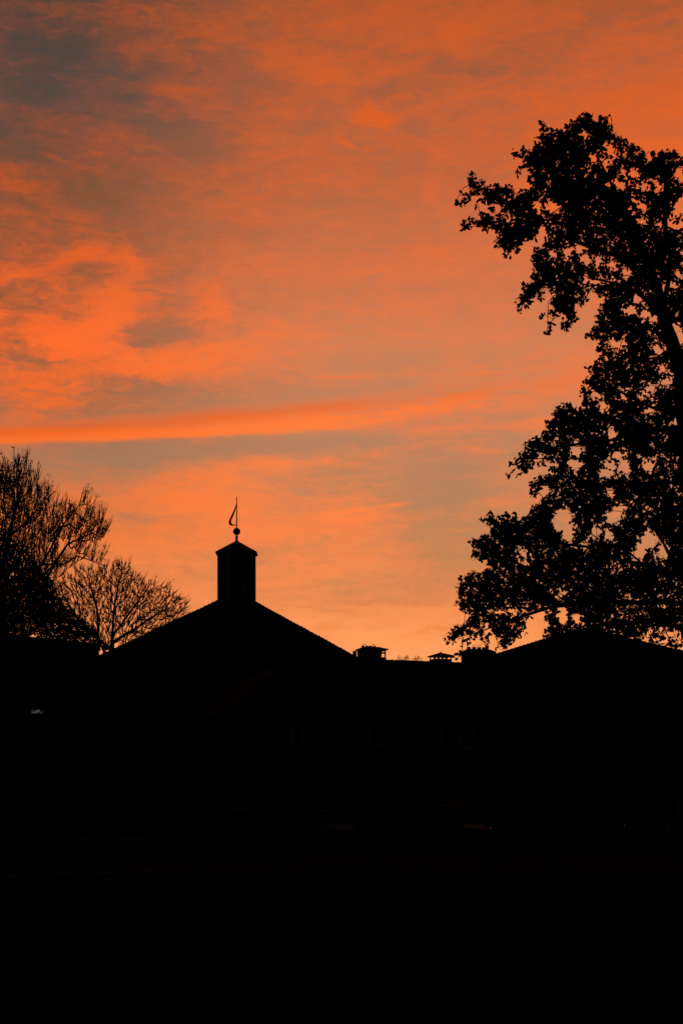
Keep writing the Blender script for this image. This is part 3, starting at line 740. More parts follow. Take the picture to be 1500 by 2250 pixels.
# ---- the big leafy tree on the right
CROWN = [(1271,252),(1290,241),(1306,248),(1308,265),(1315,256),(1335,251),(1346,258),(1341,270),(1344,284),(1354,294),(1361,302),(1377,304),(1394,313),(1399,322),(1412,328),(1418,337),(1422,329),(1432,329),(1439,339),(1441,330),(1457,327),(1483,325),(1488,337),(1500,341),(1560,380),(1640,470),(1700,600),(1720,760),(1760,900),(1790,1060),(1800,1200),(1760,1330),(1650,1400),(1500,1412),(1490,1432),(1470,1442),(1440,1446),(1410,1440),(1390,1424),(1360,1416),(1320,1405),(1260,1415),(1230,1420),
 (1201,1412),(1190,1401),(1195,1388),(1204,1371),(1192,1356),(1208,1338),(1154,1350),(1171,1356),(1156,1367),(1160,1392),(1148,1397),(1141,1410),(1122,1414),(1115,1429),(1096,1423),(1089,1440),(1085,1434),(1089,1405),(1079,1395),(1076,1416),(1066,1423),(1057,1414),(1050,1399),(1025,1423),(1018,1457),(994,1444),(1005,1433),(1010,1416),(1022,1399),(1008,1405),(992,1419),(982,1414),(972,1397),(992,1380),(1005,1371),(1029,1360),(1025,1345),(1010,1349),(997,1328),(1005,1311),(999,1291),(1007,1268),(1022,1259),(1042,1251),(1057,1251),(1070,1244),(1063,1235),(1048,1229),(1035,1235),(1035,1214),(1040,1199),(1023,1198),(1029,1188),(1048,1179),(1062,1175),(1075,1171),(1076,1155),(1061,1153),(1052,1141),(1064,1132),(1079,1123),(1087,1132),(1104,1132),(1109,1122),(1128,1126),(1135,1134),(1156,1132),(1165,1119),(1162,1106),(1190,1104),(1186,1097),(1204,1085),(1206,1074),(1191,1070),(1187,1084),(1171,1098),(1163,1085),(1164,1061),(1165,1057),(1187,1042),(1212,1042),(1204,1030),(1229,1014),(1207,1021),(1193,1031),(1181,1021),(1187,1007),(1176,1014),(1171,1026),(1163,1033),(1152,1046),(1132,1046),(1139,1037),(1129,1030),(1124,1050),(1112,1054),(1108,1043),(1121,1035),(1116,1025),(1120,1015),(1135,1003),(1144,991),(1152,986),(1147,977),(1159,969),(1172,959),(1181,961),(1181,951),(1188,950),(1203,946),(1195,938),(1196,925),(1212,917),(1207,909),(1217,893),(1236,885),(1249,890),(1267,895),(1280,897),(1277,882),(1269,863),(1275,849),(1287,835),(1292,819),(1285,808),(1301,802),(1316,786),(1309,769),(1314,753),(1300,748),(1283,738),(1299,722),(1308,707),(1306,693),(1313,677),(1327,660),(1323,650),(1314,658),(1301,641),(1290,646),(1292,663),(1264,677),(1275,705),(1254,710),(1256,719),(1245,726),(1236,726),(1231,710),(1236,689),(1230,698),(1218,694),(1221,715),(1211,715),(1211,729),(1207,740),(1192,731),(1203,719),(1210,693),(1197,693),(1188,710),(1181,694),(1195,686),(1216,679),(1209,672),(1210,656),(1221,643),(1210,644),(1197,637),(1197,653),(1190,663),(1179,663),(1178,653),(1168,665),(1164,675),(1149,675),(1145,693),(1136,679),(1130,663),(1136,651),(1152,641),(1146,634),(1144,616),(1153,623),(1161,618),(1169,597),(1164,580),(1167,559),(1174,544),(1190,537),(1195,530),(1188,499),(1183,507),(1179,530),(1169,523),(1153,532),(1139,549),(1141,561),(1124,559),(1119,569),(1098,561),(1108,545),(1093,550),(1084,542),(1087,521),(1098,516),(1087,507),(1070,512),(1061,509),(1053,502),(1037,493),(1034,507),(1016,507),(1012,500),(1015,488),(1030,480),(1053,481),(1053,469),(1077,467),(1074,459),(1070,447),(1060,452),(1058,440),(1039,462),(1047,440),(1061,428),(1049,429),(1030,440),(1023,450),(1013,454),(1001,457),(991,452),(999,441),(1011,436),(1009,422),(1022,419),(1032,415),(1030,405),(1023,396),(1023,386),(1037,378),(1042,381),(1046,396),(1058,394),(1067,403),(1084,405),(1093,400),(1100,408),(1108,407),(1117,405),(1132,417),(1140,421),(1150,414),(1164,408),(1161,395),(1164,377),(1158,367),(1146,376),(1141,391),(1131,389),(1131,377),(1143,363),(1146,356),(1142,344),(1131,349),(1125,339),(1129,323),(1141,332),(1148,321),(1160,329),(1171,324),(1176,310),(1176,299),(1186,291),(1184,280),(1188,265),(1195,267),(1205,272),(1210,280),(1223,284),(1236,282),(1248,271),(1257,260),(1263,270)]
HOLES = [(1234,1142,17,24,20),(1244,1164,13,24,-15),(1372,1028,12,14),(1329,1039,14,9),(1341,1022,11,9),(1423,1024,14,10),(1262,1018,13,8),(1341,1082,8,6),(1359,1117,11,6),(1347,1137,17,11,-30),(1304,1172,7,15,20),(1335,1176,9,9),(1282,1202,9,7),(1423,1186,17,16),(1406,1209,10,20,30),(1456,1211,11,13),(1394,1233,8,7),(1265,1358,9,8),(1236,1352,6,14),(1373,1410,14,9),
 (1342,954,9,10),(1266,988,9,15),(1358,1001,20,6,-15),(1429,901,11,5),(1464,840,13,6),(1455,811,5,9),(1444,769,7,8),(1484,928,8,7),(1304,871,5,9),(1323,894,7,6),(1366,870,7,8),(1410,870,4,8),(1427,854,8,7),(1352,757,17,7),(1275,542,11,9),(1287,568,9,11),(1250,550,8,6),(1314,577,7,10),(1344,584,7,6),(1372,601,6,10),(1285,619,5,9),(1314,618,7,6),(1342,616,6,4),(1403,656,8,8),(1379,681,10,6),(1394,680,6,8),(1417,689,6,12),(1434,701,9,6),(1457,639,6,13),(1481,720,9,9),(1494,742,12,14),(1490,604,4,4),(1479,627,5,7),(1448,495,7,7),(1474,495,9,6),(1495,493,6,5),
 (1285,298,6,9),(1337,330,7,12,-30),(1328,363,8,11),(1300,351,3,11),(1351,344,5,6),(1391,382,9,9),(1372,379,6,7),(1360,405,12,6,20),(1340,405,5,5),(1412,410,7,7),(1443,412,5,11,20),(1488,381,10,9),(1496,393,6,7),(1410,452,10,7),(1392,441,6,5),(1425,344,5,7),(1495,450,12,26,25),(1389,464,3,7),(1411,485,6,4),(1091,460,8,9),(1181,452,6,6),(1214,457,13,9),(1115,483,6,4),(1197,476,4,4),(1193,512,7,15),(1212,559,6,6),(1230,1303,5,6),(1090,1345,5,4),(1068,1385,6,6),(1120,1340,7,4),(1152,1235,5,5),(1145,1215,4,7)]
TY = 23.0
mk = Mask(CROWN, HOLES)
ald = tag(empty('leafy_tree', (P(1580, 1773, TY).x, TY, 0)), 'tall leafy tree with a dense ragged crown filling the right side', 'tree')
ald_inv = Vector(ald.location)
T = Tree(mk, np.array(ald_inv))
def tp(px, py, dy=0.0):
    q = ray(np.array(px, float), np.array(py, float), np.array(TY + dy, float)); return q - np.array(ald_inv)
px_m = FPX / TY
def wr(*r): return [q / px_m / 2 for q in r]
base = tp(1580, 1773, 0); base[2] = 0
t_end = T.limb([base, tp(1576, 1700), tp(1562, 1400), tp(1540, 1200), tp(1514, 1020), tp(1504, 860, .1), tp(1472, 742, .15), tp(1456, 700, .2), tp(1446, 640, .2), tp(1424, 570, .3), tp(1390, 490, .3), tp(1345, 410, .2), tp(1312, 345, .1), tp(1292, 270)], wr(74, 64, 58, 52, 46, 42, 30, 28, 20, 17, 13, 10, 6, 3))
def limb(pts, wid): return T.limb([tp(*q) for q in pts[1:]], wr(*wid)[1:], start=T.nearest(tp(*pts[0])))
limb([(1462, 705), (1467, 620, -.3), (1463, 520, -.6), (1458, 440, -.8), (1464, 370, -.9), (1470, 335, -.9)], (12, 11, 9, 8, 6, 3))
limb([(1456, 690), (1420, 660, -.3), (1400, 642, -.5), (1350, 622, -.8), (1290, 610, -1)], (10, 10, 9, 6, 4))
limb([(1440, 620), (1390, 580, .4), (1330, 555, .7), (1268, 532, .9), (1230, 515, 1.0), (1205, 503, 1.0), (1188, 484, 1.0), (1140, 462, 1.1), (1100, 443, 1.1), (1061, 428, 1.1), (1030, 430, 1.1)], (12, 11, 10, 9, 8, 7, 6, 5, 4, 3, 2))
limb([(1230, 515, 1.0), (1216, 484, .9), (1190, 483, .9), (1150, 490, .8), (1110, 520, .8)], (6, 5, 5, 3, 2))
limb([(1424, 570), (1478, 450, -1.2), (1500, 420, -1.5), (1560, 390, -1.8)], (7, 5, 5, 3))
limb([(1504, 880), (1470, 905, -.6), (1440, 899, -.9), (1410, 886, -1.1), (1360, 860, -1.3), (1310, 830, -1.3)], (12, 10, 8, 6, 5, 3))
limb([(1508, 940), (1450, 945, .6), (1400, 950, .9), (1345, 966, 1.2), (1315, 975, 1.3), (1240, 979, 1.5), (1180, 990, 1.5), (1135, 1020, 1.6)], (14, 11, 9, 7, 7, 6, 4, 2))
limb([(1510, 1080), (1440, 1060, -1), (1350, 1057, -1.4), (1300, 1075, -1.6), (1220, 1100, -1.8), (1150, 1140, -2)], (12, 9, 6, 6, 5, 3))
limb([(1512, 1300), (1474, 1228, .8), (1443, 1172, 1.3), (1410, 1130, 1.6)], (11, 8, 6, 4))
limb([(1512, 1280), (1420, 1240, -.8), (1330, 1222, -1.2), (1240, 1196, -1.6), (1208, 1177, -1.7), (1130, 1185, -1.9), (1060, 1195, -2)], (12, 9, 7, 5, 5, 4, 2))
limb([(1512, 1330), (1420, 1325, 1.0), (1320, 1322, 1.4), (1260, 1328, 1.7), (1208, 1334, 1.9), (1154, 1352, 2.0), (1100, 1370, 2.1), (1050, 1390, 2.2), (1000, 1400, 2.2)], (15, 11, 10, 9, 8, 7, 5, 3, 2))
limb([(1513, 1375), (1435, 1362, -1), (1330, 1370, -1.5), (1260, 1385, -1.8)], (16, 12, 8, 4))
limb([(1512, 1200), (1580, 1120, .5), (1660, 1080, .8), (1730, 1050, 1)], (14, 10, 7, 4))
limb([(1508, 930), (1580, 830, .5), (1640, 740, .8), (1680, 660, 1)], (14, 10, 7, 4))
limb([(1513, 1340), (1600, 1300, -.6), (1700, 1260, -1), (1760, 1220, -1)], (12, 9, 6, 3))
# fill the crown with twigs, then leaves
ax, ay = mk.sample(9000, dmin=3); kp = thin(ax, ay, 15.0); ax, ay = ax[kp], ay[kp]
dd = mk.dist(ax, ay)
dep_a = TY + 1.6 * wave(ax, ay, 170, 5) + rng.normal(0, .35, len(ax)) * np.clip(dd / 14, .2, 1.6)
def tw(x, y, Y_): return ray(x, y, Y_) - np.array(ald_inv)
att = tw(ax, ay, dep_a)
T.fill(att, bal=.35, seg=.22, sag=.05, jit=.025)
T.mesh('trunk', 'bark', ald, .0055, .40)
NL = 150000
lx, ly_ = mk.sample(NL, dmin=1.0)
dl_ = mk.dist(lx, ly_)
nz = .55 * wave(lx, ly_, 85, 21) + .75 * wave(lx, ly_, 30, 22) + .45 * wave(lx, ly_, 13, 23)
dens = np.clip(.70 + .50 * nz + np.clip(dl_ - 10, 0, 20) * .012, .09, 1.0)
core = np.zeros(len(lx))
for cx_, cy_, rx_, ry_ in ((1262, 340, 60, 55), (1250, 430, 75, 60), (1320, 450, 60, 50), (1290, 300, 28, 45), (1380, 520, 75, 42), (1455, 365, 34, 28), (1240, 600, 48, 40), (1130, 450, 42, 30), (1150, 500, 40, 30), (1350, 660, 36, 30), (1330, 720, 45, 34), (1430, 590, 45, 50), (1345, 800, 40, 40), (1310, 920, 48, 30), (1390, 830, 30, 30), (1400, 940, 45, 30), (1480, 900, 30, 40), (1160, 1005, 32, 22), (1230, 960, 40, 24), (1290, 1060, 36, 24), (1225, 1090, 34, 28), (1140, 1190, 60, 24), (1090, 1275, 70, 28), (1220, 1260, 75, 32), (1320, 1230, 50, 30), (1290, 1290, 70, 22), (1460, 1280, 55, 36), (1400, 1330, 60, 20), (1330, 1375, 45, 16), (1120, 1310, 60, 20), (1450, 1100, 40, 26), (1370, 1090, 26, 22)):
    core = np.maximum(core, np.exp(-(((lx - cx_) / rx_) ** 2 + ((ly_ - cy_) / ry_) ** 2) ** 2))
dens = np.maximum(dens, core * (.88 + .2 * nz))
rag = 4.5 + 5.5 * wave(lx, ly_, 17, 24) + 3.0 * wave(lx, ly_, 8, 25)
dens = np.where(dl_ < np.maximum(rag, 1.5), dens * .10, np.where(dl_ < 11, np.clip(dens, .28, .46), dens))
sparse = ((lx - 1450) / 52) ** 2 + ((ly_ - 1408) / 34) ** 2 < 1
dens = np.where(sparse, .30 + .12 * nz, dens)
low_edge = (ly_ > 1330) & (lx < 1160); dens = np.where(low_edge, dens * np.where((ly_ > 1392) & (lx < 1100), .5, .82), dens)
right = (lx > 1330) & (ly_ > 1000) & (ly_ < 1240); dens = np.where(right, dens * .88, dens)
dens = np.where(lx > 1515, dens * .35, dens)
kp = rng.random(len(lx)) < dens; lx, ly_, dl_, nz = lx[kp], ly_[kp], dl_[kp], nz[kp]
# each leaf hangs from its nearest twig tip
ci = np.zeros(len(lx), int)
for s0 in range(0, len(lx), 4000):
    q = slice(s0, s0 + 4000); ci[q] = np.argmin((lx[q, None] - ax[None]) ** 2 + (ly_[q, None] - ay[None]) ** 2, 1)
yd = dep_a[ci] + rng.normal(0, .22, len(lx)) * np.clip(dl_ / 10, .4, 1.3)
pos = tw(lx, ly_, yd); axd = pos - att[ci]; axd = axd / (np.linalg.norm(axd, axis=1, keepdims=True) + .02) + rng.normal(0, .42, axd.shape) + np.array([0, 0, -.12])
size = (.058 + .044 * rng.random(len(lx))) * np.where((dl_ > 13) & (nz > .1), 1.3, 1.0)
axn = axd / np.linalg.norm(axd, axis=1, keepdims=True)
leaves('crown', pos - axn * size[:, None] * .45, axd, size, 'leaf', ald)

# ---- bare ash at the left edge, and the one behind it
def bare_tree(name, label, poly, holes, Y_, base_px, limbs, r_att, r0, twig_n, twig_l, seed_p, seed_s, fork, thin_x, up=.9, group=None, dz=1.5, mat='twig'):
    s_ = Y_ / FPX; org = np.array([(base_px - 750) * s_, Y_, 0.0])
    root = tag(empty(name, org), label, 'tree', group)
    mk_ = Mask(poly, holes); T_ = Tree(mk_, org)
    def q(px, py, dy=0.0): return ray(np.array(px, float), np.array(py, float), np.array(Y_ + dy, float)) - org
    first = True
    for pts, wid in limbs:
        pp = [q(*a_) for a_ in pts]; rr = [w_ * s_ / 2 for w_ in wid]
        if first: pp[0][2] = 0; T_.limb(pp, rr, step=.5); first = False
        else: T_.limb(pp[1:], rr[1:], start=T_.nearest(pp[0]), step=.5)
    ax_, ay_ = mk_.sample(26000, dmin=2); kp_ = thin(ax_, ay_, r_att); ax_, ay_ = ax_[kp_], ay_[kp_]
    d_ = mk_.dist(ax_, ay_); kp_ = (d_ > 5 + 6 * wave(ax_, ay_, 30, 77)) & (rng.random(len(ax_)) < np.where(ax_ > thin_x, .75, np.clip(.40 + d_ / 70, 0, 1))); ax_, ay_, d_ = ax_[kp_], ay_[kp_], d_[kp_]
    dep = Y_ + dz * wave(ax_, ay_, 120, 31) + rng.normal(0, dz * .4, len(ax_)) * np.clip(d_ / 20, .1, 1)
    at_ = ray(ax_, ay_, dep) - org
    T_.fill(at_, bal=.55, seg=.5, sag=-.04, jit=.03)
    T_.radii(r0, .42)
    ex = []; sp_, sa_ = [], []
    fk = q(*fork)
    for i in range(len(at_)):
        tip = np.array(T_.p[T_.tips[i]]); par = np.array(T_.p[T_.par[T_.tips[i]]]); d0 = tip - par; d0 /= np.linalg.norm(d0) + 1e-9
        for k in range(twig_n):
            rd = tip - fk; rd /= np.linalg.norm(rd) + 1e-9
            d1 = d0 * (.8 - up * .5) + rd * (.85 - up * .35) + np.array([0, 0, up]) + rng.normal(0, .2, 3); d1 /= np.linalg.norm(d1); L_ = twig_l * (.5 + rng.random()) * (1 if d_[i] < 14 else .8)
            a_ = par + (tip - par) * rng.random(); m1 = a_ + d1 * L_ * .5 + rng.normal(0, .012, 3); d2 = d1 + np.array([0, 0, .3 * up]); d2 /= np.linalg.norm(d2); e_ = m1 + d2 * L_ * .5
            ex += [(a_, m1, r0 * 1.0, r0 * .8), (m1, e_, r0 * .8, r0 * .5)]
            if rng.random() < seed_p:
                for w_ in range(rng.integers(3, 8)):
                    sp_.append(e_ + rng.normal(0, seed_s * .45, 3)); sa_.append(rng.normal(0, 1, 3) + np.array([0, 0, -.6]))
    T_.mesh('trunk', mat, root, r0, .42, ex)
    if sp_: leaves('crown', np.array(sp_), np.array(sa_), seed_s * (.6 + .7 * rng.random(len(sp_))), 'seed', root, SLIM, wide=1.3)
    return root, org
ASH = [(-110,1056),(-60,1016),(0,1014),(28,1012),(42,1006),(62,1020),(78,1040),(92,1064),(104,1076),(124,1098),(148,1114),(165,1118),(176,1102),(184,1076),(190,1074),(186,1102),(202,1114),(196,1118),(214,1132),(230,1140),(237,1165),(236,1186),(226,1196),(208,1206),(204,1220),(234,1226),(236,1244),(200,1236),(160,1244),(130,1270),(126,1310),(124,1400),(60,1410),(-120,1410),(-140,1200)]
bare_tree('ash_tree', 'bare ash with upright twigs and seed bunches at the left edge', ASH, [(178,1122,7,12),(150,1215,16,8),(196,1205,12,6)], 80, -30,
    [([(-30, 1773), (-28, 1500), (-20, 1380), (0, 1270), (20, 1180), (40, 1090), (42, 1000)], (40, 32, 22, 13, 7, 4, 1.5)),
     ([(-20, 1380), (60, 1300, -.5), (110, 1210, -.8), (135, 1158, -1), (175, 1110, -1), (186, 1070, -1)], (10, 7, 5, 4, 2.5, 1.5)),
     ([(60, 1300, -.5), (120, 1240, -1), (150, 1195, -1.2), (200, 1172, -1.2), (234, 1160, -1.2)], (7, 5, 4, 3, 1.5)),
     ([(0, 1290), (95, 1240, .6), (140, 1240, .6), (170, 1222, .6), (236, 1244, .6)], (8, 5, 4, 3, 1.5)),
     ([(0, 1270), (-50, 1150), (-70, 1040)], (12, 7, 3)),
     ([(-28, 1440), (40, 1360, .8), (90, 1300, 1.2), (120, 1240, 1.4)], (14, 9, 6, 3))],
    4.6, .0145, 4, .80, .14, .12, (-20, 1420), 140, up=.8)
BARE = [(138,1262),(160,1250),(190,1246),(225,1236),(265,1226),(280,1234),(298,1250),(320,1270),(345,1280),(378,1292),(394,1304),(402,1320),(410,1332),(413,1362),(392,1392),(352,1418),(312,1440),(270,1460),(244,1470),(226,1448),(222,1424),(120,1412),(96,1350),(108,1300)]
bare_tree('bare_tree', 'smaller round crowned bare tree beyond the pyramid roof', BARE, [(258,1432,7,5)], 112, 246,
    [([(246, 1773), (246, 1500), (246, 1430), (248, 1380), (252, 1330), (262, 1280), (270, 1240)], (10, 8, 6, 4.5, 3.5, 2.2, 1.2)),
     ([(246, 1470), (216, 1400), (214, 1340), (200, 1290), (190, 1255)], (5, 4, 3, 2, 1.2)),
     ([(247, 1400), (290, 1340), (320, 1300), (350, 1288)], (4, 3, 2, 1.2)),
     ([(246, 1420), (300, 1380), (350, 1345), (400, 1325)], (4, 3, 2, 1.2)),
     ([(246, 1430), (180, 1370), (140, 1310), (130, 1280)], (4, 3, 2, 1.2))],
    4.6, .0185, 5, .62, .13, .12, (240, 1450), 400, up=.3)

# ---- dense evergreen crown below the ash
def leaf_mass(name, label, poly, holes, Y_, base_px, r_att, nl, lsize, dz, cat='tree', shape=LEAF, mat='ever', group=None, dn=.8, grad=None):
    s_ = Y_ / FPX; org = np.array([(base_px - 750) * s_, Y_, 0.0]); root = tag(empty(name, org), label, cat, group)
    mk_ = Mask(poly, holes); T_ = Tree(); ys = [p_[1] for p_ in poly]
    q = lambda px, py: ray(np.array(px, float), np.array(py, float), np.array(Y_, float)) - org
    b0 = q(base_px, HOR); b0[2] = 0; ymid = (min(ys) + max(ys)) / 2; h_ = (max(ys) - min(ys)) * s_
    T_.limb([b0, q(base_px, (ymid + max(ys)) / 2), q(base_px, ymid)], [h_ * .04, h_ * .03, h_ * .015], step=.5)
    ax_, ay_ = mk_.sample(4000, dmin=2); kp_ = thin(ax_, ay_, r_att); ax_, ay_ = ax_[kp_], ay_[kp_]
    dep = Y_ + rng.normal(0, dz * .5, len(ax_)); at_ = ray(ax_, ay_, dep) - org; T_.fill(at_, bal=.4, seg=.4, jit=.02)
    T_.mesh('trunk', 'twig', root, lsize * .12, .4)
    x, y = mk_.sample(nl, dmin=1); d_ = mk_.dist(x, y); kp_ = rng.random(len(x)) < dn + .3 * wave(x, y, 25, 9) + np.clip(d_ - 8, 0, 20) * .02
    if grad: kp_ &= rng.random(len(x)) < np.clip((y - grad[0]) / (grad[1] - grad[0]), .18, 1)
    x, y = x[kp_], y[kp_]; ci_ = np.argmin((x[:, None] - ax_[None]) ** 2 + (y[:, None] - ay_[None]) ** 2, 1)
    p_ = ray(x, y, dep[ci_] + rng.normal(0, dz * .25, len(x))) - org
    leaves('crown', p_, p_ - at_[ci_] + rng.normal(0, .3 * lsize * 4, p_.shape), lsize * (.7 + .6 * rng.random(len(x))), mat, root, shape)
    return root
leaf_mass('evergreen_tree', 'dense dark evergreen standing low behind the bare ash', [(-40,1150),(-20,1130),(-10,1140),(20,1160),(45,1185),(70,1225),(95,1255),(116,1280),(130,1310),(150,1340),(215,1385),(222,1475),(-40,1475)], [(62,1372,5,7),(75,1398,6,5),(30,1260,3,3)], 84, 10, 14, 44000, .16, 2.0, dn=.85, grad=(1130, 1310))
leaf_mass('ivy_clump', 'dark clump of ivy high in the bare ash at the left edge', [(-40,1030),(0,1034),(12,1046),(30,1056),(34,1070),(14,1078),(0,1086),(-40,1090)], [], 80.5, -10, 9, 900, .16, .8, cat='ivy', dn=.75)
# ---- far tree top showing over the terrace ridge
leaf_mass('distant_tree', 'top of a sparse distant tree just showing over the terrace ridge', [(866,1452),(872,1444),(880,1441),(888,1443),(893,1439),(897,1446),(904,1448),(912,1445),(919,1439),(923,1446),(930,1452),(934,1470),(866,1470)], [(900,1450,5,3)], 150, 898, 5, 1500, .17, 1.5, shape=SLIM, dn=.6)
# ---- clipped ball-headed tree on the pavement
leaf_mass('clipped_tree', 'small ball headed tree clipped round in front of the terrace windows', [(880 + 25 * math.cos(a_), 1699 + 25 * math.sin(a_)) for a_ in np.linspace(0, 6.28, 24)], [], 63.2, 879, 7, 1500, .10, .45)
# shrub added to break the glow of the block's pane into specks
leaf_mass('window_shrub', 'tall dark shrub breaking up the glow of the added pane on the flat roofed block', [(10,1540),(40,1520),(80,1552),(100,1545),(150,1535),(170,1600),(175,1800),(0,1800)], [(80,1563,9,2.6),(92,1561,4,2)], 63.5, 95, 14, 5200, .16, .7, cat='shrub', dn=.75)

# ------------------------------------------------------------------ vehicles (local +x = forward, z up, origin on the ground)
def wheel(parent, x, y, r, side):
    m_ = MB(); k0 = []
    prof = [(r * .62, -.10), (r * .92, -.105), (r, -.07), (r, .07), (r * .92, .105), (r * .62, .10)]
    n_ = 22
    for rr, o_ in prof:
        for k in range(n_): a_ = 6.2832 * k / n_; m_.v.append((x + rr * math.cos(a_), y + o_, r + rr * math.sin(a_)))
    for i in range(len(prof) - 1):
        for k in range(n_): j = (k + 1) % n_; m_.f.append((i * n_ + k, i * n_ + j, (i + 1) * n_ + j, (i + 1) * n_ + k))
    w_ = m_.build('wheel', 'tyre', parent, True)
    c = MB(); q = y + side * .085
    for k in range(10):
        a0, a1 = 6.2832 * k / 10, 6.2832 * (k + .55) / 10
        c.quad((x + r * .12 * math.cos(a0), q + side * .01, r + r * .12 * math.sin(a0)), (x + r * .62 * math.cos(a0), q, r + r * .62 * math.sin(a0)), (x + r * .62 * math.cos(a1), q, r + r * .62 * math.sin(a1)), (x + r * .12 * math.cos(a1), q + side * .01, r + r * .12 * math.sin(a1)))
    c.tube([(x, q - side * .03, r), (x, q + side * .02, r)], r * .16, 12); c.build('rim', 'rim', w_)
    return w_
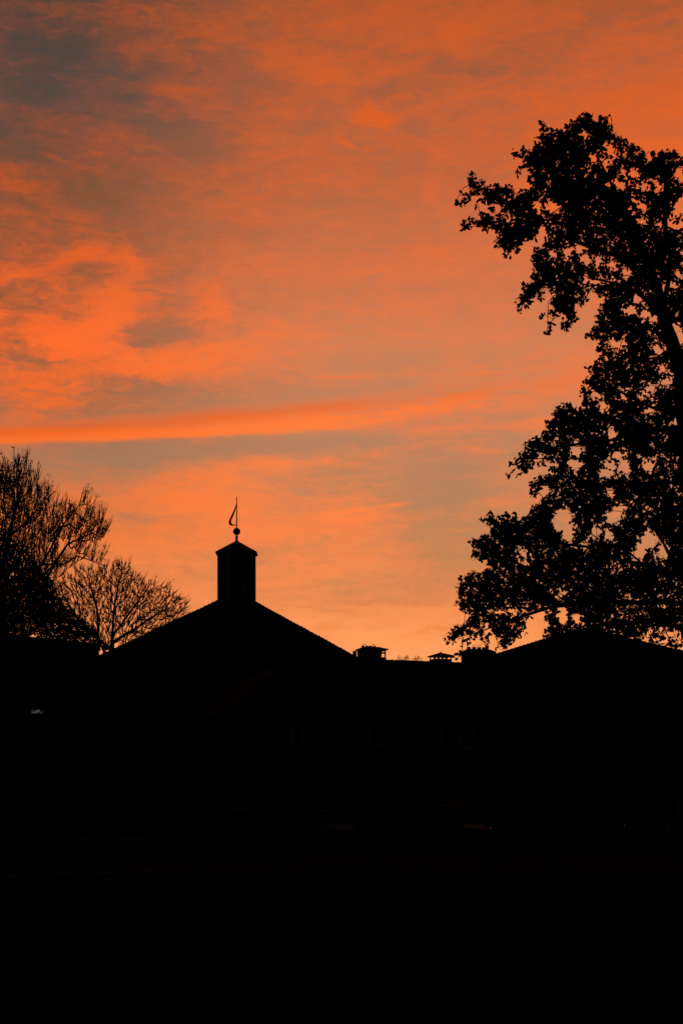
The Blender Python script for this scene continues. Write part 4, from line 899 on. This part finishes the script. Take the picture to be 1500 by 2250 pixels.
def car(name, label, paint, org, heading, L=4.1, Wd=1.75, H=1.5, hood=.95, wscr=1.75, roofr=.45, rear=.12, tall=False, group=None):
    root = tag(empty(name, org, heading), label, 'van' if tall else 'car', group)
    hl, hw = L / 2, Wd / 2; zbelt = .92 if not tall else 1.15; z0 = .22
    # stations along x: (x, half width, z of shoulder, z bottom)
    st = [(-hl, .80 * hw, zbelt - .10, .42), (-hl + .10, .93 * hw, zbelt - .03, .28), (-hl + .7, hw, zbelt, z0), (-.3, hw, zbelt - .01, z0), (hl - hood - .25, hw, zbelt - .03, z0), (hl - .55, .97 * hw, zbelt - .16, z0), (hl - .15, .86 * hw, zbelt - .28, .28), (hl, .70 * hw, zbelt - .38, .40)]
    m_ = MB(); ring = []
    for x, w_, zs, zb in st:
        ring.append([(x, -w_ * .96, zb), (x, -w_, zb + (zs - zb) * .45), (x, -w_ * .97, zs - .05), (x, -w_ * .82, zs + .02), (x, w_ * .82, zs + .02), (x, w_ * .97, zs - .05), (x, w_, zb + (zs - zb) * .45), (x, w_ * .96, zb)])
    for r_ in ring: m_.v += r_
    for i in range(len(ring) - 1):
        for k in range(8): j = (k + 1) % 8; m_.f.append((i * 8 + k, (i + 1) * 8 + k, (i + 1) * 8 + j, i * 8 + j))
    m_.f.append(tuple(range(8))); e = (len(ring) - 1) * 8; m_.f.append(tuple(range(e + 7, e - 1, -1)))
    body = m_.build('body', paint, root, True, .03)
    # greenhouse
    xb0, xb1 = -hl + rear, hl - hood; xt0, xt1 = -hl + roofr, hl - wscr; zb, zt2 = zbelt - .02, H - .05
    wb, wt = hw * .93, hw * .74
    m_ = MB()
    low_ = [(xb0, -wb * .95, zb), (xb1, -wb * .92, zb), (xb1, wb * .92, zb), (xb0, wb * .95, zb)]
    hi_ = [(xt0, -wt, zt2), (xt1, -wt, zt2), (xt1, wt, zt2), (xt0, wt, zt2)]
    m_.hull(low_, hi_)
    m_.hull([(x, y, z + .001) for x, y, z in hi_], [(xt0 + .15, -wt * .8, H), (xt1 - .25, -wt * .8, H), (xt1 - .25, wt * .8, H), (xt0 + .15, wt * .8, H)])
    m_.build('cabin', paint, root, False, .05)
    def pane(quad, nm, cuts=None, off=.006):
        a_, b_, c_, d_ = map(Vector, quad); nn = (b_ - a_).cross(d_ - a_).normalized()
        def at(u, v): return a_.lerp(b_, u).lerp(d_.lerp(c_, u), v) + nn * off
        segs = cuts or [(.07, .93)]
        for u0, u1 in segs:
            g_ = MB(); p = [at(u0, .10), at(u1, .10), at(u1, .90), at(u0, .90)]; g_.hull([v_ - nn * .03 for v_ in p], p); g_.build(nm, 'glass', root)
    pane((low_[1], low_[2], hi_[2], hi_[1]), 'windscreen'); pane((low_[3], low_[0], hi_[0], hi_[3]), 'rear_window')
    sd = [(.06, .30), (.33, .63), (.66, .93)] if not tall else [(.62, .94)]
    pane((low_[0], low_[1], hi_[1], hi_[0]), 'side_window', sd); pane((low_[2], low_[3], hi_[3], hi_[2]), 'side_window', [(1 - b_, 1 - a_) for a_, b_ in sd])
    rw = .31 if not tall else .34
    for x in (-hl + .78, hl - .78):
        for sgn in (-1, 1): wheel(root, x, sgn * (hw - .07), rw, sgn)
    for sgn in (-1, 1):
        q = MB(); q.hull([(hl - .42, sgn * hw * .60, zbelt - .44), (hl - .03, sgn * hw * .50, zbelt - .50), (hl - .03, sgn * hw * .74, zbelt - .50), (hl - .36, sgn * hw * .93, zbelt - .44)], [(hl - .46, sgn * hw * .60, zbelt - .235), (hl - .07, sgn * hw * .50, zbelt - .345), (hl - .09, sgn * hw * .75, zbelt - .335), (hl - .40, sgn * hw * .93, zbelt - .235)]); q.build('headlight', 'lampwhite', root)
        q = MB(); q.box(-hl - .012, -hl + .14, sgn * hw * .84 - .1, sgn * hw * .84 + .1, zbelt - .30, zbelt - .02); q.build('tail_light', 'lampred', root, False, .02)
        q = MB(); q.hull([(xb1 - .32, sgn * (hw + .02), zbelt), (xb1 - .18, sgn * (hw + .02), zbelt), (xb1 - .18, sgn * (hw + .19), zbelt + .02), (xb1 - .28, sgn * (hw + .19), zbelt + .02)], [(xb1 - .32, sgn * (hw + .02), zbelt + .13), (xb1 - .2, sgn * (hw + .02), zbelt + .14), (xb1 - .2, sgn * (hw + .19), zbelt + .15), (xb1 - .28, sgn * (hw + .19), zbelt + .15)]); q.build('mirror', paint, root, False, .02)
        q = MB(); q.box(-.35, -.15, sgn * (hw + .008) - .012, sgn * (hw + .008) + .012, zbelt - .18, zbelt - .15); q.build('door_handle', 'plastic', root)
    q = MB(); q.box(hl - .16, hl + .03, -hw * .72, hw * .72, .30, .47); q.build('front_bumper', 'plastic', root, False, .03)
    q = MB(); q.box(-hl - .05, -hl + .2, -hw * .8, hw * .8, .32, .5); q.build('rear_bumper', 'plastic', root, False, .03)
    q = MB(); q.box(hl - .05, hl + .012, -hw * .45, hw * .45, .50, zbelt - .46 + .06); q.build('grille', 'plastic', root)
    return root
HD = R(-60)
def on_road(px, Y_): v = P(px, 1773, Y_); v.z = .002; return v
grp = 'cars parked in slanted bays before the terrace'
car('parked_car', 'silver rounded hatchback parked slantwise below the front gable', 'silver', on_road(706, 59), HD, 4.05, 1.72, 1.5, .95, 1.75, .5, .12, group=grp)
car('parked_car', 'grey hatchback in the bay furthest from the tree, before the hall', 'grey', on_road(566, 58.6), HD, 3.9, 1.7, 1.47, .9, 1.6, .45, .12, group=grp)
car('parked_car', 'taller dark people carrier nearest the tree below the broad chimney', 'dark', on_road(990, 59.5), HD, 4.4, 1.8, 1.7, .85, 1.75, .4, .1, group=grp)
car('parked_van', 'dark panel van at the right edge beside the tree trunk', 'vanpaint', on_road(1470, 52), R(-128), 4.9, 1.95, 2.35, .8, 1.45, .15, .08, tall=True)
